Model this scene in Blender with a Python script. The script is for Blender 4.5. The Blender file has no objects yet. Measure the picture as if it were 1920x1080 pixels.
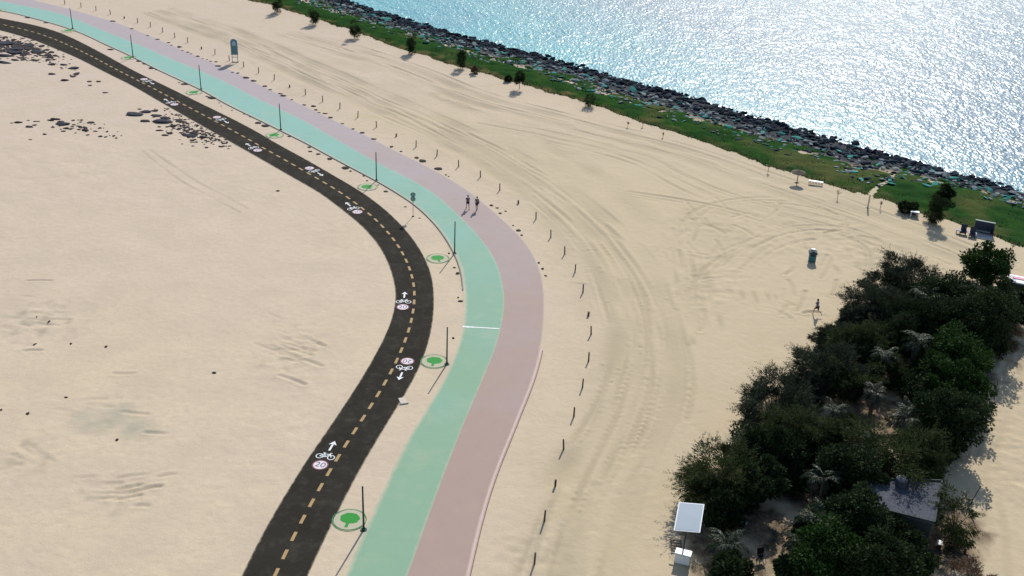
import bpy, bmesh, math, random
import numpy as np
from mathutils import Vector, Matrix
R_ = math.radians
random.seed(7); RNG = np.random.default_rng(7)
S = bpy.context.scene
COL = S.collection
# ------------------------------------------------------------------ camera
CAMH = 50.0; FPX = 2070.97; PITCH = 0.4643; ROLL = 0.0424
cp, sp = math.cos(PITCH), math.sin(PITCH)
cr, sr = math.cos(ROLL), math.sin(ROLL)
FW = np.array([0, cp, -sp]); R0 = np.array([1., 0, 0]); U0 = np.array([0, sp, cp])
RT = cr*R0 + sr*U0; UP = -sr*R0 + cr*U0
cam = bpy.data.objects.new('camera', bpy.data.cameras.new('camera')); COL.objects.link(cam)
m = Matrix.Identity(4)
for i in range(3):
    m[i][0] = RT[i]; m[i][1] = UP[i]; m[i][2] = -FW[i]
m[2][3] = CAMH
cam.matrix_world = m
cam.data.sensor_width = 36; cam.data.lens = FPX/1920*36
cam.data.clip_start = 0.5; cam.data.clip_end = 9000
S.camera = cam
# ------------------------------------------------------------------ sky, sun, exposure
SUN_AZ = R_(13.7)      # clockwise from +Y
SUN_EL = R_(36.0)
w = bpy.data.worlds.new('World'); S.world = w; w.use_nodes = True
nt = w.node_tree; nt.nodes.clear()
sky = nt.nodes.new('ShaderNodeTexSky'); sky.sky_type = 'NISHITA'; sky.sun_disc = False
sky.sun_elevation = SUN_EL; sky.sun_rotation = SUN_AZ; sky.dust_density = .6
bg = nt.nodes.new('ShaderNodeBackground'); bg.inputs[1].default_value = 0.11
wo = nt.nodes.new('ShaderNodeOutputWorld')
nt.links.new(sky.outputs[0], bg.inputs[0]); nt.links.new(bg.outputs[0], wo.inputs[0])
sun = bpy.data.objects.new('sun', bpy.data.lights.new('sun', 'SUN')); COL.objects.link(sun)
sun.data.energy = 3.6; sun.data.angle = R_(0.6); sun.data.color = (1, .965, .915)
sd = Vector((math.sin(SUN_AZ)*math.cos(SUN_EL), math.cos(SUN_AZ)*math.cos(SUN_EL), math.sin(SUN_EL)))
sun.rotation_euler = sd.to_track_quat('Z', 'Y').to_euler()
S.view_settings.view_transform = 'Standard'; S.view_settings.look = 'None'
S.view_settings.exposure = 0.38; S.view_settings.gamma = 1
S.render.engine = 'CYCLES'
S.render.resolution_x = 1024; S.render.resolution_y = 576

# ------------------------------------------------------------------ survey: photo position -> place on the ground
def G(px, py, z=0.0):
    d = FW*FPX + RT*(px-960) - UP*(py-540)
    t = (z-CAMH)/d[2]
    return np.array([d[0]*t, d[1]*t, z])
def GP(pts, z=0.0): return np.array([G(x, y, z)[:2] for x, y in pts])
def ppm(px, py):                       # photo pixels per metre at that spot
    g = G(px, py); return FPX/((g-np.array([0, 0, CAMH]))@FW)
def spline(P, step=1.0):
    P = np.asarray(P, float); out = []
    Q = np.vstack([2*P[0]-P[1], P, 2*P[-1]-P[-2]])
    for i in range(1, len(Q)-2):
        a, b, c, d = Q[i-1:i+3]
        n = max(2, int(np.linalg.norm(c-b)/step))
        for k in range(n):
            t = k/n
            out.append(.5*((2*b)+(c-a)*t+(2*a-5*b+4*c-d)*t*t+(3*b-a-3*c+d)*t**3))
    out.append(P[-1]); return np.array(out)
def resample(P, n):
    d = np.r_[0, np.cumsum(np.linalg.norm(np.diff(P, axis=0), axis=1))]
    s = np.linspace(0, d[-1], n)
    return np.stack([np.interp(s, d, P[:, k]) for k in range(P.shape[1])], 1)
def smooth(P, n=3):
    P = P.copy()
    for _ in range(n): P[1:-1] = (P[:-2]+2*P[1:-1]+P[2:])/4
    return P
def dist_poly(X, Y, P):                # distance of points to a polyline + side
    D = np.full(X.shape, 1e9)
    for a, b in zip(P[:-1], P[1:]):
        v = b-a; L = v@v+1e-9
        t = np.clip(((X-a[0])*v[0]+(Y-a[1])*v[1])/L, 0, 1)
        D = np.minimum(D, np.hypot(X-a[0]-t*v[0], Y-a[1]-t*v[1]))
    return D
# ------------------------------------------------------------------ noise for terrain
def vnoise(X, Y, scale, seed):
    rg = np.random.default_rng(seed); T = rg.random((256, 256))
    x = X/scale+1000; y = Y/scale+1000
    xi = np.floor(x).astype(int); yi = np.floor(y).astype(int)
    fx = x-xi; fy = y-yi; fx = fx*fx*(3-2*fx); fy = fy*fy*(3-2*fy)
    g = lambda a, b: T[a % 256, b % 256]
    return (g(xi, yi)*(1-fx)+g(xi+1, yi)*fx)*(1-fy)+(g(xi, yi+1)*(1-fx)+g(xi+1, yi+1)*fx)*fy - .5
# ------------------------------------------------------------------ traced lines
ROAD_L = [(-150,25),(-70,40),(0,57),(62,75),(107,93),(145,109),(200,137),(250,162),(300,191),(370,231),(437,269),(485,296),(542,329),(598,361),(637,390),(671,417),(700,447),(720,477),(733,507),(741,540),(742,562),(735,598),(720,634),(697,677),(665,730),(613,808),(575,863),(520,952),(480,1024),(453,1080),(420,1150),(380,1240)]
ROAD_R = [(-150,10),(-70,21),(0,34),(60,46),(100,57),(135,71),(190,99),(250,132),(312,162),(375,193),(432,221),(480,246),(517,268),(570,297),(617,324),(670,355),(702,377),(730,400),(757,427),(781,457),(798,487),(808,512),(813,540),(814,572),(810,615),(798,660),(779,705),(750,755),(715,812),(670,890),(620,988),(577,1080),(545,1150),(505,1240)]
GRN_L = [(-150,0),(-70,8),(15,23),(60,34),(120,51),(160,66),(200,85),(240,103),(285,126),(325,145),(375,168),(425,196),(480,223),(527,246),(577,271),(630,300),(700,337),(730,354),(775,383),(805,410),(831,441),(852,477),(863,505),(868,540),(869,575),(866,612),(857,650),(842,688),(822,727),(797,768),(769,812),(745,855),(720,908),(695,963),(667,1022),(643,1080),(615,1150),(580,1240)]
GRN_R = [(-150,-25),(-70,-14),(0,2),(60,14),(120,28),(175,50),(212,65),(265,86),(322,111),(385,137),(435,160),(480,184),(530,207),(580,232),(637,265),(700,301),(775,339),(815,364),(850,394),(882,426),(912,461),(932,495),(943,535),(946,568),(940,612),(926,660),(905,712),(870,793),(843,862),(820,923),(796,990),(764,1080),(738,1150),(705,1240)]
PNK_R = [(-150,-52),(-70,-42),(0,-18),(55,-2),(120,14),(160,25),(215,41),(270,62),(337,91),(400,118),(440,134),(480,155),(540,184),(585,205),(640,232),(700,260),(735,279),(790,306),(840,333),(885,362),(920,391),(953,420),(980,447),(1004,482),(1017,515),(1021,545),(1022,580),(1020,622),(1014,660),(999,715),(972,782),(955,825),(934,875),(915,930),(898,990),(877,1080),(862,1150),(842,1240)]
GRASS = [(-400,-260),(-100,-165),(200,-75),(440,-5),(485,5),(550,24),(600,40),(660,60),(705,76),(760,96),(800,107),(860,126),(930,145),(975,158),(1040,178),(1100,196),(1160,216),(1220,236),(1300,262),(1365,283),(1440,312),(1500,331),(1560,352),(1628,368),(1700,392),(1750,409),(1800,422),(1850,437),(1880,450),(1920,468),(2050,520),(2300,610)]
RUB = [(-400,-275),(-100,-185),(200,-105),(440,-35),(540,-3),(620,25),(680,43),(755,67),(842,92),(955,126),(1055,155),(1130,180),(1190,200),(1260,222),(1335,243),(1395,262),(1440,277),(1515,298),(1580,322),(1625,338),(1677,337),(1730,345),(1785,354),(1850,370),(1920,390),(2050,435),(2300,520)]
WATER = [(-400,-300),(-100,-215),(200,-135),(440,-65),(560,-25),(655,4),(705,21),(775,43),(855,66),(960,93),(1035,112),(1110,134),(1185,155),(1260,174),(1335,197),(1440,229),(1515,250),(1580,268),(1640,285),(1700,303),(1790,326),(1840,339),(1920,363),(2050,402),(2300,480)]
WZ = -1.8
def edge(P, n=700): return resample(smooth(spline(GP(P), .8), 6), n)
eRL, eRR = edge(ROAD_L), edge(ROAD_R)
eGL, eGR, ePR = edge(GRN_L), edge(GRN_R), edge(PNK_R)
def pair(A, B, n=700):                # centre line of two edges, parallel ribbons without skew
    C = resample(smooth((A+B)/2, 40), n)
    T = np.gradient(C, axis=0); T /= np.linalg.norm(T, axis=1)[:, None]
    return C, T
gC = GP(GRASS); rC = GP(RUB); wC = GP(WATER, WZ)
def fx(P):
    P = spline(P, 1.5); o = np.argsort(P[:, 0]); P = P[o]; return lambda x: np.interp(x, P[:, 0], P[:, 1])
yG, yR, yW = fx(gC), fx(rC), fx(wC)
PATHMID = resample((eRL+ePR)/2, 160)
def base_h(X, Y):
    """ground height without ruts"""
    h = .10*vnoise(X, Y, 14, 1)+.05*vnoise(X, Y, 5, 2)+.02*vnoise(X, Y, 2, 5)
    d = dist_poly(X, Y, PATHMID)
    k = np.clip((d-9)/8, 0, 1)
    h = h*k - .05*(1-k)*0
    t = np.clip((Y-yR(X))/np.maximum(yW(X)-yR(X), 1), -3, 6)
    k2 = np.clip((Y-yG(X))/4, 0, 1)
    h = h*(1-k2*.7) + np.where(t > 0, np.where(t < 1, WZ*t**1.2, WZ-1.2*(t-1)), 0)
    h += .5*np.exp(-((t+.15)/.3)**2)*(t > -1)*.35
    return np.maximum(h, -7)
def gz(x, y): return float(base_h(np.array([x]), np.array([y]))[0])

# ------------------------------------------------------------------ materials
def mat(name, col, rough=.8, metal=0, var=.12, scale=3.0, bump=0.0, bscale=20.0, spec=.3, coords='Object'):
    m = bpy.data.materials.new(name); m.use_nodes = True; t = m.node_tree; n = t.nodes; L = t.links
    p = n['Principled BSDF']; p.inputs['Roughness'].default_value = rough; p.inputs['Metallic'].default_value = metal
    p.inputs['Specular IOR Level'].default_value = spec
    tc = n.new('ShaderNodeTexCoord'); ns = n.new('ShaderNodeTexNoise'); ns.inputs['Scale'].default_value = scale
    ns.inputs['Detail'].default_value = 5; L.new(tc.outputs[coords], ns.inputs['Vector'])
    hs = n.new('ShaderNodeMix'); hs.data_type = 'RGBA'
    hs.inputs[6].default_value = tuple(c*(1-var) for c in col)+(1,)
    hs.inputs[7].default_value = tuple(min(1, c*(1+var)) for c in col)+(1,)
    L.new(ns.outputs[0], hs.inputs[0]); L.new(hs.outputs[2], p.inputs['Base Color'])
    if bump:
        n2 = n.new('ShaderNodeTexNoise'); n2.inputs['Scale'].default_value = bscale; n2.inputs['Detail'].default_value = 4
        L.new(tc.outputs[coords], n2.inputs['Vector'])
        b = n.new('ShaderNodeBump'); b.inputs['Distance'].default_value = bump; b.inputs['Strength'].default_value = 1
        L.new(n2.outputs[0], b.inputs['Height']); L.new(b.outputs[0], p.inputs['Normal'])
    return m
def leafmat(name, a, b, trans=.35, rough=.6):
    m = bpy.data.materials.new(name); m.use_nodes = True; t = m.node_tree; n = t.nodes; L = t.links
    p = n['Principled BSDF']; p.inputs['Roughness'].default_value = rough+.15; p.inputs['Specular IOR Level'].default_value = .5 if 'palm' in name else .06
    g = n.new('ShaderNodeNewGeometry'); r = n.new('ShaderNodeMix'); r.data_type = 'RGBA'
    r.inputs[6].default_value = a+(1,); r.inputs[7].default_value = b+(1,)
    tc = n.new('ShaderNodeTexCoord'); ns = n.new('ShaderNodeTexNoise'); ns.inputs['Scale'].default_value = .9
    L.new(tc.outputs['Object'], ns.inputs['Vector'])
    ad = n.new('ShaderNodeMath'); ad.operation = 'MULTIPLY_ADD'; ad.inputs[1].default_value = .5
    L.new(g.outputs['Random Per Island'], ad.inputs[0]); 
    mm = n.new('ShaderNodeMath'); mm.operation = 'MULTIPLY_ADD'; mm.inputs[1].default_value = 1.6; mm.inputs[2].default_value = -.55
    L.new(ns.outputs[0], mm.inputs[0]); L.new(mm.outputs[0], ad.inputs[2]); ad.use_clamp = True
    L.new(ad.outputs[0], r.inputs[0]); L.new(r.outputs[2], p.inputs['Base Color'])
    tr = n.new('ShaderNodeBsdfTranslucent'); L.new(r.outputs[2], tr.inputs[0])
    mx = n.new('ShaderNodeMixShader'); mx.inputs[0].default_value = trans
    L.new(p.outputs[0], mx.inputs[1]); L.new(tr.outputs[0], mx.inputs[2])
    L.new(mx.outputs[0], n['Material Output'].inputs[0]); return m

def nodes_of(name):
    m = bpy.data.materials.new(name); m.use_nodes = True
    t = m.node_tree; return m, t, t.nodes, t.links, t.nodes['Principled BSDF']
def noise(n, L, vec, scale, detail=4, rough=.5, dist=0):
    x = n.new('ShaderNodeTexNoise'); x.inputs['Scale'].default_value = scale; x.inputs['Detail'].default_value = detail
    x.inputs['Roughness'].default_value = rough; x.inputs['Distortion'].default_value = dist
    L.new(vec, x.inputs['Vector']); return x.outputs[0]
def mixc(n, L, f, a, b):
    x = n.new('ShaderNodeMix'); x.data_type = 'RGBA'
    for i, v in ((0, f), (6, a), (7, b)):
        if hasattr(v, 'is_linked'): L.new(v, x.inputs[i])
        elif i == 0: x.inputs[0].default_value = v
        else: x.inputs[i].default_value = tuple(v)+(1,)
    return x.outputs[2]
def ramp(n, L, f, lo, hi):
    x = n.new('ShaderNodeMapRange'); x.inputs[1].default_value = lo; x.inputs[2].default_value = hi
    L.new(f, x.inputs[0]); return x.outputs[0]
def math_(n, L, op, a, b):
    x = n.new('ShaderNodeMath'); x.operation = op
    for i, v in ((0, a), (1, b)):
        if hasattr(v, 'is_linked'): L.new(v, x.inputs[i])
        else: x.inputs[i].default_value = v
    return x.outputs[0]
SAND = (.57, .475, .33)
def sand_color(n, L, geo):
    pos = geo.outputs['Position']
    c = mixc(n, L, ramp(n, L, noise(n, L, pos, .045, 3), .35, .65), (.60, .480, .352), (.60, .485, .325))
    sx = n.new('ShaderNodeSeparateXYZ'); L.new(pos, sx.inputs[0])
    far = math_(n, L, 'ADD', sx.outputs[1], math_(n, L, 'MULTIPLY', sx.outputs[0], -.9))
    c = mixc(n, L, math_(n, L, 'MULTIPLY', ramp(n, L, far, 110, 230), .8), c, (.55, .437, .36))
    c = mixc(n, L, ramp(n, L, noise(n, L, pos, .22, 5, .6), .35, .75), c, (.53, .425, .305))
    c = mixc(n, L, ramp(n, L, noise(n, L, pos, 1.6, 6, .65), .45, .8), c, (.52, .415, .292))
    return c
def make_sand():
    m, t, n, L, p = nodes_of('sand')
    p.inputs['Roughness'].default_value = .95; p.inputs['Specular IOR Level'].default_value = .15
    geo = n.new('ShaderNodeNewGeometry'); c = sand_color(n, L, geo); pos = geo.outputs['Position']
    def attr(nm):
        a = n.new('ShaderNodeAttribute'); a.attribute_name = nm; return a.outputs['Fac']
    c = mixc(n, L, math_(n, L, 'MULTIPLY', attr('worn'), .85), c, (.30, .25, .175))
    c = mixc(n, L, math_(n, L, 'MULTIPLY', attr('damp'), .8), c, (.27, .275, .21))
    c = mixc(n, L, attr('ochre'), c, (.50, .405, .25))
    lit = mixc(n, L, ramp(n, L, noise(n, L, pos, 1.1, 6, .7), .4, .62), (.10, .075, .05), (.33, .235, .14))
    lit = mixc(n, L, ramp(n, L, noise(n, L, pos, 5, 5, .7), .5, .7), lit, (.07, .06, .045))
    c = mixc(n, L, attr('litter'), c, lit)
    c = mixc(n, L, attr('rock'), c, (.018, .022, .028))
    L.new(c, p.inputs['Base Color'])
    b = n.new('ShaderNodeBump'); b.inputs['Strength'].default_value = .9; b.inputs['Distance'].default_value = .05
    h = math_(n, L, 'ADD', math_(n, L, 'MULTIPLY', noise(n, L, pos, 1.3, 7, .65), 1.2), math_(n, L, 'MULTIPLY', noise(n, L, pos, 9, 4, .6), .35))
    L.new(h, b.inputs['Height']); L.new(b.outputs[0], p.inputs['Normal'])
    return m
M = {'sand': make_sand()}
def make_path(name, a, b, sandy, lo=75, hi=150):
    m, t, n, L, p = nodes_of(name)
    p.inputs['Roughness'].default_value = .85; p.inputs['Specular IOR Level'].default_value = .25
    geo = n.new('ShaderNodeNewGeometry'); pos = geo.outputs['Position']
    sx = n.new('ShaderNodeSeparateXYZ'); L.new(pos, sx.inputs[0])
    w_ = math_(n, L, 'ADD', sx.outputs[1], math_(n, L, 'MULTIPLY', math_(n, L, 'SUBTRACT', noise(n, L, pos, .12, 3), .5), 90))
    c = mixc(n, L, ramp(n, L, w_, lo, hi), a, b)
    c = mixc(n, L, math_(n, L, 'MULTIPLY', ramp(n, L, noise(n, L, pos, .8, 6, .7), .5, .8), .30), c, tuple(x*.85 for x in a))
    e = n.new('ShaderNodeAttribute'); e.attribute_name = 'edge'
    f = math_(n, L, 'ADD', e.outputs['Fac'], math_(n, L, 'MULTIPLY', math_(n, L, 'SUBTRACT', noise(n, L, pos, 1.2, 6, .65), .5), sandy*.9))
    f = ramp(n, L, f, 1.0-sandy, 1.0)
    f2 = math_(n, L, 'MULTIPLY', ramp(n, L, noise(n, L, pos, .35, 6, .65), .52, .78), .30*min(1, sandy*3))
    c = mixc(n, L, f2, c, SAND)
    c = mixc(n, L, f, c, sand_color(n, L, geo))
    L.new(c, p.inputs['Base Color'])
    b_ = n.new('ShaderNodeBump'); b_.inputs['Distance'].default_value = .01; L.new(noise(n, L, pos, 12, 4), b_.inputs['Height'])
    L.new(b_.outputs[0], p.inputs['Normal']); return m
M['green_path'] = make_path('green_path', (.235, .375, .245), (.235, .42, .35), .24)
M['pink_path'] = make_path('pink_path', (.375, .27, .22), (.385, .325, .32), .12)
def make_asphalt():
    m, t, n, L, p = nodes_of('asphalt'); geo = n.new('ShaderNodeNewGeometry'); pos = geo.outputs['Position']
    p.inputs['Roughness'].default_value = .95; p.inputs['Specular IOR Level'].default_value = .06
    c = mixc(n, L, ramp(n, L, noise(n, L, pos, .3, 5, .6), .35, .7), (.024, .0215, .016), (.035, .031, .0235))
    c = mixc(n, L, math_(n, L, 'MULTIPLY', ramp(n, L, noise(n, L, pos, 4, 6, .75), .45, .75), .5), c, (.038, .034, .028))
    e = n.new('ShaderNodeAttribute'); e.attribute_name = 'edge'
    f = math_(n, L, 'ADD', e.outputs['Fac'], math_(n, L, 'MULTIPLY', math_(n, L, 'SUBTRACT', noise(n, L, pos, 1.5, 6, .7), .5), .16))
    c = mixc(n, L, math_(n, L, 'MULTIPLY', ramp(n, L, noise(n, L, pos, .9, 6, .7), .5, .8), .10), c, (.40, .33, .25))
    c = mixc(n, L, ramp(n, L, f, .95, 1.03), c, (.45, .37, .26))
    L.new(c, p.inputs['Base Color'])
    b = n.new('ShaderNodeBump'); b.inputs['Distance'].default_value = .008; L.new(noise(n, L, pos, 30, 3), b.inputs['Height'])
    L.new(b.outputs[0], p.inputs['Normal']); return m
M['asphalt'] = make_asphalt()
def make_water():
    m, t, n, L, p = nodes_of('sea_water'); geo = n.new('ShaderNodeNewGeometry'); pos = geo.outputs['Position']
    a = n.new('ShaderNodeAttribute'); a.attribute_name = 'deep'
    c = mixc(n, L, ramp(n, L, noise(n, L, pos, .03, 4, .6), .35, .65), (.008, .33, .34), (.010, .23, .29))
    c = mixc(n, L, a.outputs['Fac'], c, (.03, .12, .19))
    L.new(c, p.inputs['Base Color'])
    p.inputs['Roughness'].default_value = .27; p.inputs['IOR'].default_value = 1.33; p.inputs['Specular IOR Level'].default_value = .5
    mp = n.new('ShaderNodeMapping'); mp.inputs['Rotation'].default_value = (0, 0, R_(10)); mp.inputs['Scale'].default_value = (1.5, .80, 1)
    L.new(pos, mp.inputs['Vector']); v = mp.outputs[0]
    h = math_(n, L, 'MULTIPLY', noise(n, L, v, .14, 2), .55)
    h = math_(n, L, 'ADD', h, math_(n, L, 'MULTIPLY', noise(n, L, v, .62, 1, .5, .5), .30))
    h = math_(n, L, 'ADD', h, math_(n, L, 'MULTIPLY', noise(n, L, v, 1.7, 0, .5, .7), .16))
    b = n.new('ShaderNodeBump'); b.inputs['Distance'].default_value = .62; b.inputs['Strength'].default_value = 1
    L.new(h, b.inputs['Height']); L.new(b.outputs[0], p.inputs['Normal']); return m
M['water'] = make_water()
def make_grass():
    m, t, n, L, p = nodes_of('grass_sward'); geo = n.new('ShaderNodeNewGeometry'); pos = geo.outputs['Position']
    p.inputs['Roughness'].default_value = .95; p.inputs['Specular IOR Level'].default_value = .0
    a = n.new('ShaderNodeAttribute'); a.attribute_name = 'dry'
    c = mixc(n, L, ramp(n, L, noise(n, L, pos, .25, 5, .6), .35, .65), (.018, .060, .015), (.030, .084, .015))
    c = mixc(n, L, ramp(n, L, noise(n, L, pos, 2.2, 5, .7), .45, .75), c, (.030, .042, .024))
    c = mixc(n, L, a.outputs['Fac'], c, (.14, .12, .05))
    L.new(c, p.inputs['Base Color'])
    b = n.new('ShaderNodeBump'); b.inputs['Distance'].default_value = .12; L.new(noise(n, L, pos, 3, 6, .7), b.inputs['Height'])
    L.new(b.outputs[0], p.inputs['Normal']); return m
M['grass'] = make_grass()
M['white_paint'] = mat('white_paint', (.74, .74, .72), .6, scale=6, var=.1)
M['dash_paint'] = mat('dash_paint', (.38, .25, .105), .8, scale=4, var=.15)
M['roundel'] = mat('roundel_paint', (.70, .60, .63), .7, var=.06)
M['red_paint'] = mat('red_ring_paint', (.16, .03, .045), .7, var=.1)
M['dark_paint'] = mat('dark_lettering', (.10, .09, .10), .7, var=.1)
M['emblem_green'] = mat('emblem_green', (.018, .25, .025), .8, var=.12)
M['emblem_ring'] = mat('emblem_ring', (.03, .25, .07), .8, var=.12)
M['emblem_pale'] = mat('emblem_pale', (.46, .425, .30), .95, var=.06)
M['pole_green'] = mat('pole_green', (.012, .055, .04), .4, metal=.2, var=.15)
M['wood'] = mat('weathered_wood', (.035, .026, .018), .85, var=.35, scale=8)
M['wood_light'] = mat('grey_wood', (.09, .07, .052), .85, var=.3, scale=8)
M['kerb'] = mat('kerb_stone', (.22, .22, .19), .85, var=.2)
M['kerb_pink'] = mat('kerb_pink', (.56, .42, .385), .85, var=.12, coords='Object')
M['joint'] = mat('kerb_joint', (.20, .13, .12), .9, var=.2)
M['rock'] = mat('wet_rock', (.010, .017, .028), .9, var=.6, scale=1.2, bump=.06, bscale=5, spec=.04)
M['rock2'] = mat('grey_rock', (.032, .045, .058), .9, var=.6, scale=1.2, bump=.06, bscale=5, spec=.05)
M['rock3'] = mat('pale_rock', (.20, .23, .23), .9, var=.4, scale=1.2, bump=.05, bscale=5, spec=.05)
M['rock4'] = mat('teal_rock', (.05, .24, .20), .9, var=.5, scale=.8, bump=.04, bscale=5, spec=.05)  # teal base colour, mottled at random
M['stone'] = mat('dark_stone', (.030, .022, .022), .98, var=.5, scale=3, bump=.04, bscale=9)
M['stone_blue'] = mat('blue_grey_stone', (.026, .027, .038), .98, var=.5, scale=3, bump=.04, bscale=9)
M['bark'] = mat('bark', (.12, .085, .055), .95, var=.35, scale=6, bump=.02)
M['leaf_feather'] = leafmat('feathery_foliage', (.022, .032, .020), (.070, .082, .052), .15)
M['leaf_olive'] = leafmat('olive_foliage', (.028, .042, .014), (.078, .094, .034), .2)
M['leaf_dark'] = leafmat('dark_foliage', (.013, .026, .010), (.040, .060, .022), .18)
M['leaf_green'] = leafmat('bright_green_foliage', (.013, .034, .008), (.036, .074, .015), .2)
M['leaf_palm'] = leafmat('palm_foliage', (.018, .034, .014), (.055, .075, .034), .2, rough=.45)
M['leaf_dry'] = leafmat('dry_foliage', (.11, .065, .045), (.26, .18, .12), .15)
M['frond_pale'] = leafmat('pale_palm_frond', (.045, .055, .032), (.15, .15, .10), .15, rough=.45)  # paler palm leaf: sunlit whitening put into colour, dry tone on fallen fronds
M['teal'] = mat('teal_panel', (.045, .17, .19), .45, var=.12)
M['teal_dark'] = mat('dark_teal', (.015, .05, .06), .5, var=.15)
M['white'] = mat('white_plastic', (.72, .73, .74), .45, var=.06)
M['grey_metal'] = mat('galvanised_steel', (.30, .31, .31), .4, metal=.6, var=.1)
M['dark_metal'] = mat('dark_steel', (.03, .03, .035), .5, var=.15)
M['concrete'] = mat('pale_concrete', (.42, .40, .38), .9, var=.12, bump=.01)
M['panel'] = mat('sky_tinted_solar_glass', (.30, .36, .40), .25, var=.07, scale=1.5)  # pale base colour holds the sky's reflection on the glass
M['roof'] = mat('grey_roof', (.075, .08, .095), .98, var=.85, scale=7, bump=.02)  # mottling mixes strewn litter with dappled tree shade painted into the colour
M['wall_dark'] = mat('dark_green_wall', (.03, .045, .042), .8, var=.25)
M['navy'] = mat('navy_fabric', (.035, .04, .065), .85, var=.2)
M['skin'] = mat('skin', (.40, .24, .16), .6, var=.05)
M['black_cloth'] = mat('black_cloth', (.012, .010, .016), .9, var=.2)
M['green_cloth'] = mat('dark_olive_cloth', (.025, .035, .022), .9, var=.2)
M['lilac_cloth'] = mat('lilac_cloth', (.22, .22, .34), .9, var=.1)
M['dark_cloth'] = mat('charcoal_cloth', (.04, .035, .05), .9, var=.1)
M['hair'] = mat('dark_hair', (.012, .009, .008), .7, var=.1)
M['straw'] = mat('thatch', (.13, .10, .075), .95, var=.35, scale=9, bump=.03)

# ------------------------------------------------------------------ object helpers
def tag(o, label=None, cat=None, group=None, kind=None):
    if label: o['label'] = label
    if cat: o['category'] = cat
    if group: o['group'] = group
    if kind: o['kind'] = kind
    return o
def link(name, me, material=None, parent=None, loc=None, rz=0):
    o = bpy.data.objects.new(name, me); COL.objects.link(o)
    if material is not None and me is not None and not me.materials: me.materials.append(material)
    if parent is not None: o.parent = parent
    if loc is not None: o.location = tuple(float(v) for v in loc)
    o.rotation_euler[2] = rz; return o
def empty(name, loc, rz=0, label=None, cat=None, group=None):
    o = link(name, None, loc=loc, rz=rz); return tag(o, label, cat, group)
def mesh_np(name, V, F, smooth_=False):
    me = bpy.data.meshes.new(name); V = np.asarray(V, np.float32); F = np.asarray(F, np.int32)
    k = F.shape[1]
    me.vertices.add(len(V)); me.vertices.foreach_set('co', V.ravel())
    me.loops.add(F.size); me.loops.foreach_set('vertex_index', F.ravel())
    me.polygons.add(len(F)); me.polygons.foreach_set('loop_start', np.arange(0, F.size, k, dtype=np.int32))
    me.polygons.foreach_set('loop_total', np.full(len(F), k, np.int32))
    if smooth_: me.polygons.foreach_set('use_smooth', np.ones(len(F), bool))
    me.update(calc_edges=True); me.validate(); return me
def attr(me, name, vals):
    a = me.attributes.new(name, 'FLOAT', 'POINT'); a.data.foreach_set('value', np.asarray(vals, np.float32).ravel())
def bm_mesh(name, bm, smooth_=False):
    me = bpy.data.meshes.new(name); bm.normal_update(); bm.to_mesh(me); bm.free()
    if smooth_:
        for p in me.polygons: p.use_smooth = True
    return me
def box(bm, c, s, rot=None, bevel=0.0):
    r = bmesh.ops.create_cube(bm, size=1)['verts']
    M4 = Matrix.Translation(c) @ (rot.to_matrix().to_4x4() if rot is not None else Matrix.Identity(4)) @ Matrix.Diagonal((*s, 1))
    bmesh.ops.transform(bm, matrix=M4, verts=r)
    if bevel:
        es = list({e for v in r for e in v.link_edges}); bmesh.ops.bevel(bm, geom=es, offset=bevel, segments=2, affect='EDGES')
def rod(bm, a, b, r1, r2=None, seg=8):
    a = Vector(a); b = Vector(b); r2 = r1 if r2 is None else r2; d = b-a
    q = d.to_track_quat('Z', 'Y').to_matrix().to_4x4()
    res = bmesh.ops.create_cone(bm, cap_ends=True, segments=seg, radius1=r1, radius2=r2, depth=d.length)['verts']
    bmesh.ops.transform(bm, matrix=Matrix.Translation((a+b)/2) @ q, verts=res)
def ball(bm, c, s, sub=2, jit=0.0):
    r = bmesh.ops.create_icosphere(bm, subdivisions=sub, radius=1)['verts']
    for v in r:
        k = 1+random.uniform(-jit, jit); v.co = Vector((c[0]+v.co.x*s[0]*k, c[1]+v.co.y*s[1]*k, c[2]+v.co.z*s[2]*k))
def part(name, build, material, parent, smooth_=False):
    bm = bmesh.new(); build(bm); return link(name, bm_mesh(name, bm, smooth_), material, parent)
def copy_tree(o, parent=None):
    c = o.copy(); COL.objects.link(c); c.parent = parent
    for ch in [x for x in KIDS.get(o.name, [])]: copy_tree(ch, c)
    return c
KIDS = {}
def remember(root):
    def rec(o):
        KIDS[o.name] = [x for x in bpy.data.objects if x.parent == o]
        for x in KIDS[o.name]: rec(x)
    rec(root)

# ------------------------------------------------------------------ ground sheet with ruts
def offset(P, d):
    T = np.gradient(P, axis=0); T /= np.linalg.norm(T, axis=1)[:, None]+1e-9
    return P+np.stack([T[:, 1], -T[:, 0]], 1)*d
xs = np.r_[-3000, -1500, -800, -400, -220, -150, -110, np.arange(-90, 100, .2), 110, 150, 220, 400, 800, 1500, 3000]
ys = [0.]; 
ys = np.r_[-3000, -1000, -300, -60, 0, 30, 45, np.arange(52, 110, .16), np.arange(110, 190, .24), np.arange(190, 260, .5), 270, 300, 350, 450, 700, 1500, 3500]
X, Y = np.meshgrid(xs, ys)
Z = base_h(X.ravel(), Y.ravel()).reshape(X.shape)
px_y = interp_y = lambda yy: np.interp(yy, ePR[np.argsort(ePR[:, 1]), 1], ePR[np.argsort(ePR[:, 1]), 0])
worn = np.zeros_like(X); damp = np.zeros_like(X); litter = np.zeros_like(X); ochre = .62*np.clip((X-px_y(Y)+2)/10, 0, 1)*np.clip((190-Y)/60, .35, 1)
def sub_idx(P, r):
    i0, i1 = np.searchsorted(ys, [P[:, 1].min()-r, P[:, 1].max()+r]); j0, j1 = np.searchsorted(xs, [P[:, 0].min()-r, P[:, 0].max()+r])
    return slice(i0, i1), slice(j0, j1)
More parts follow.
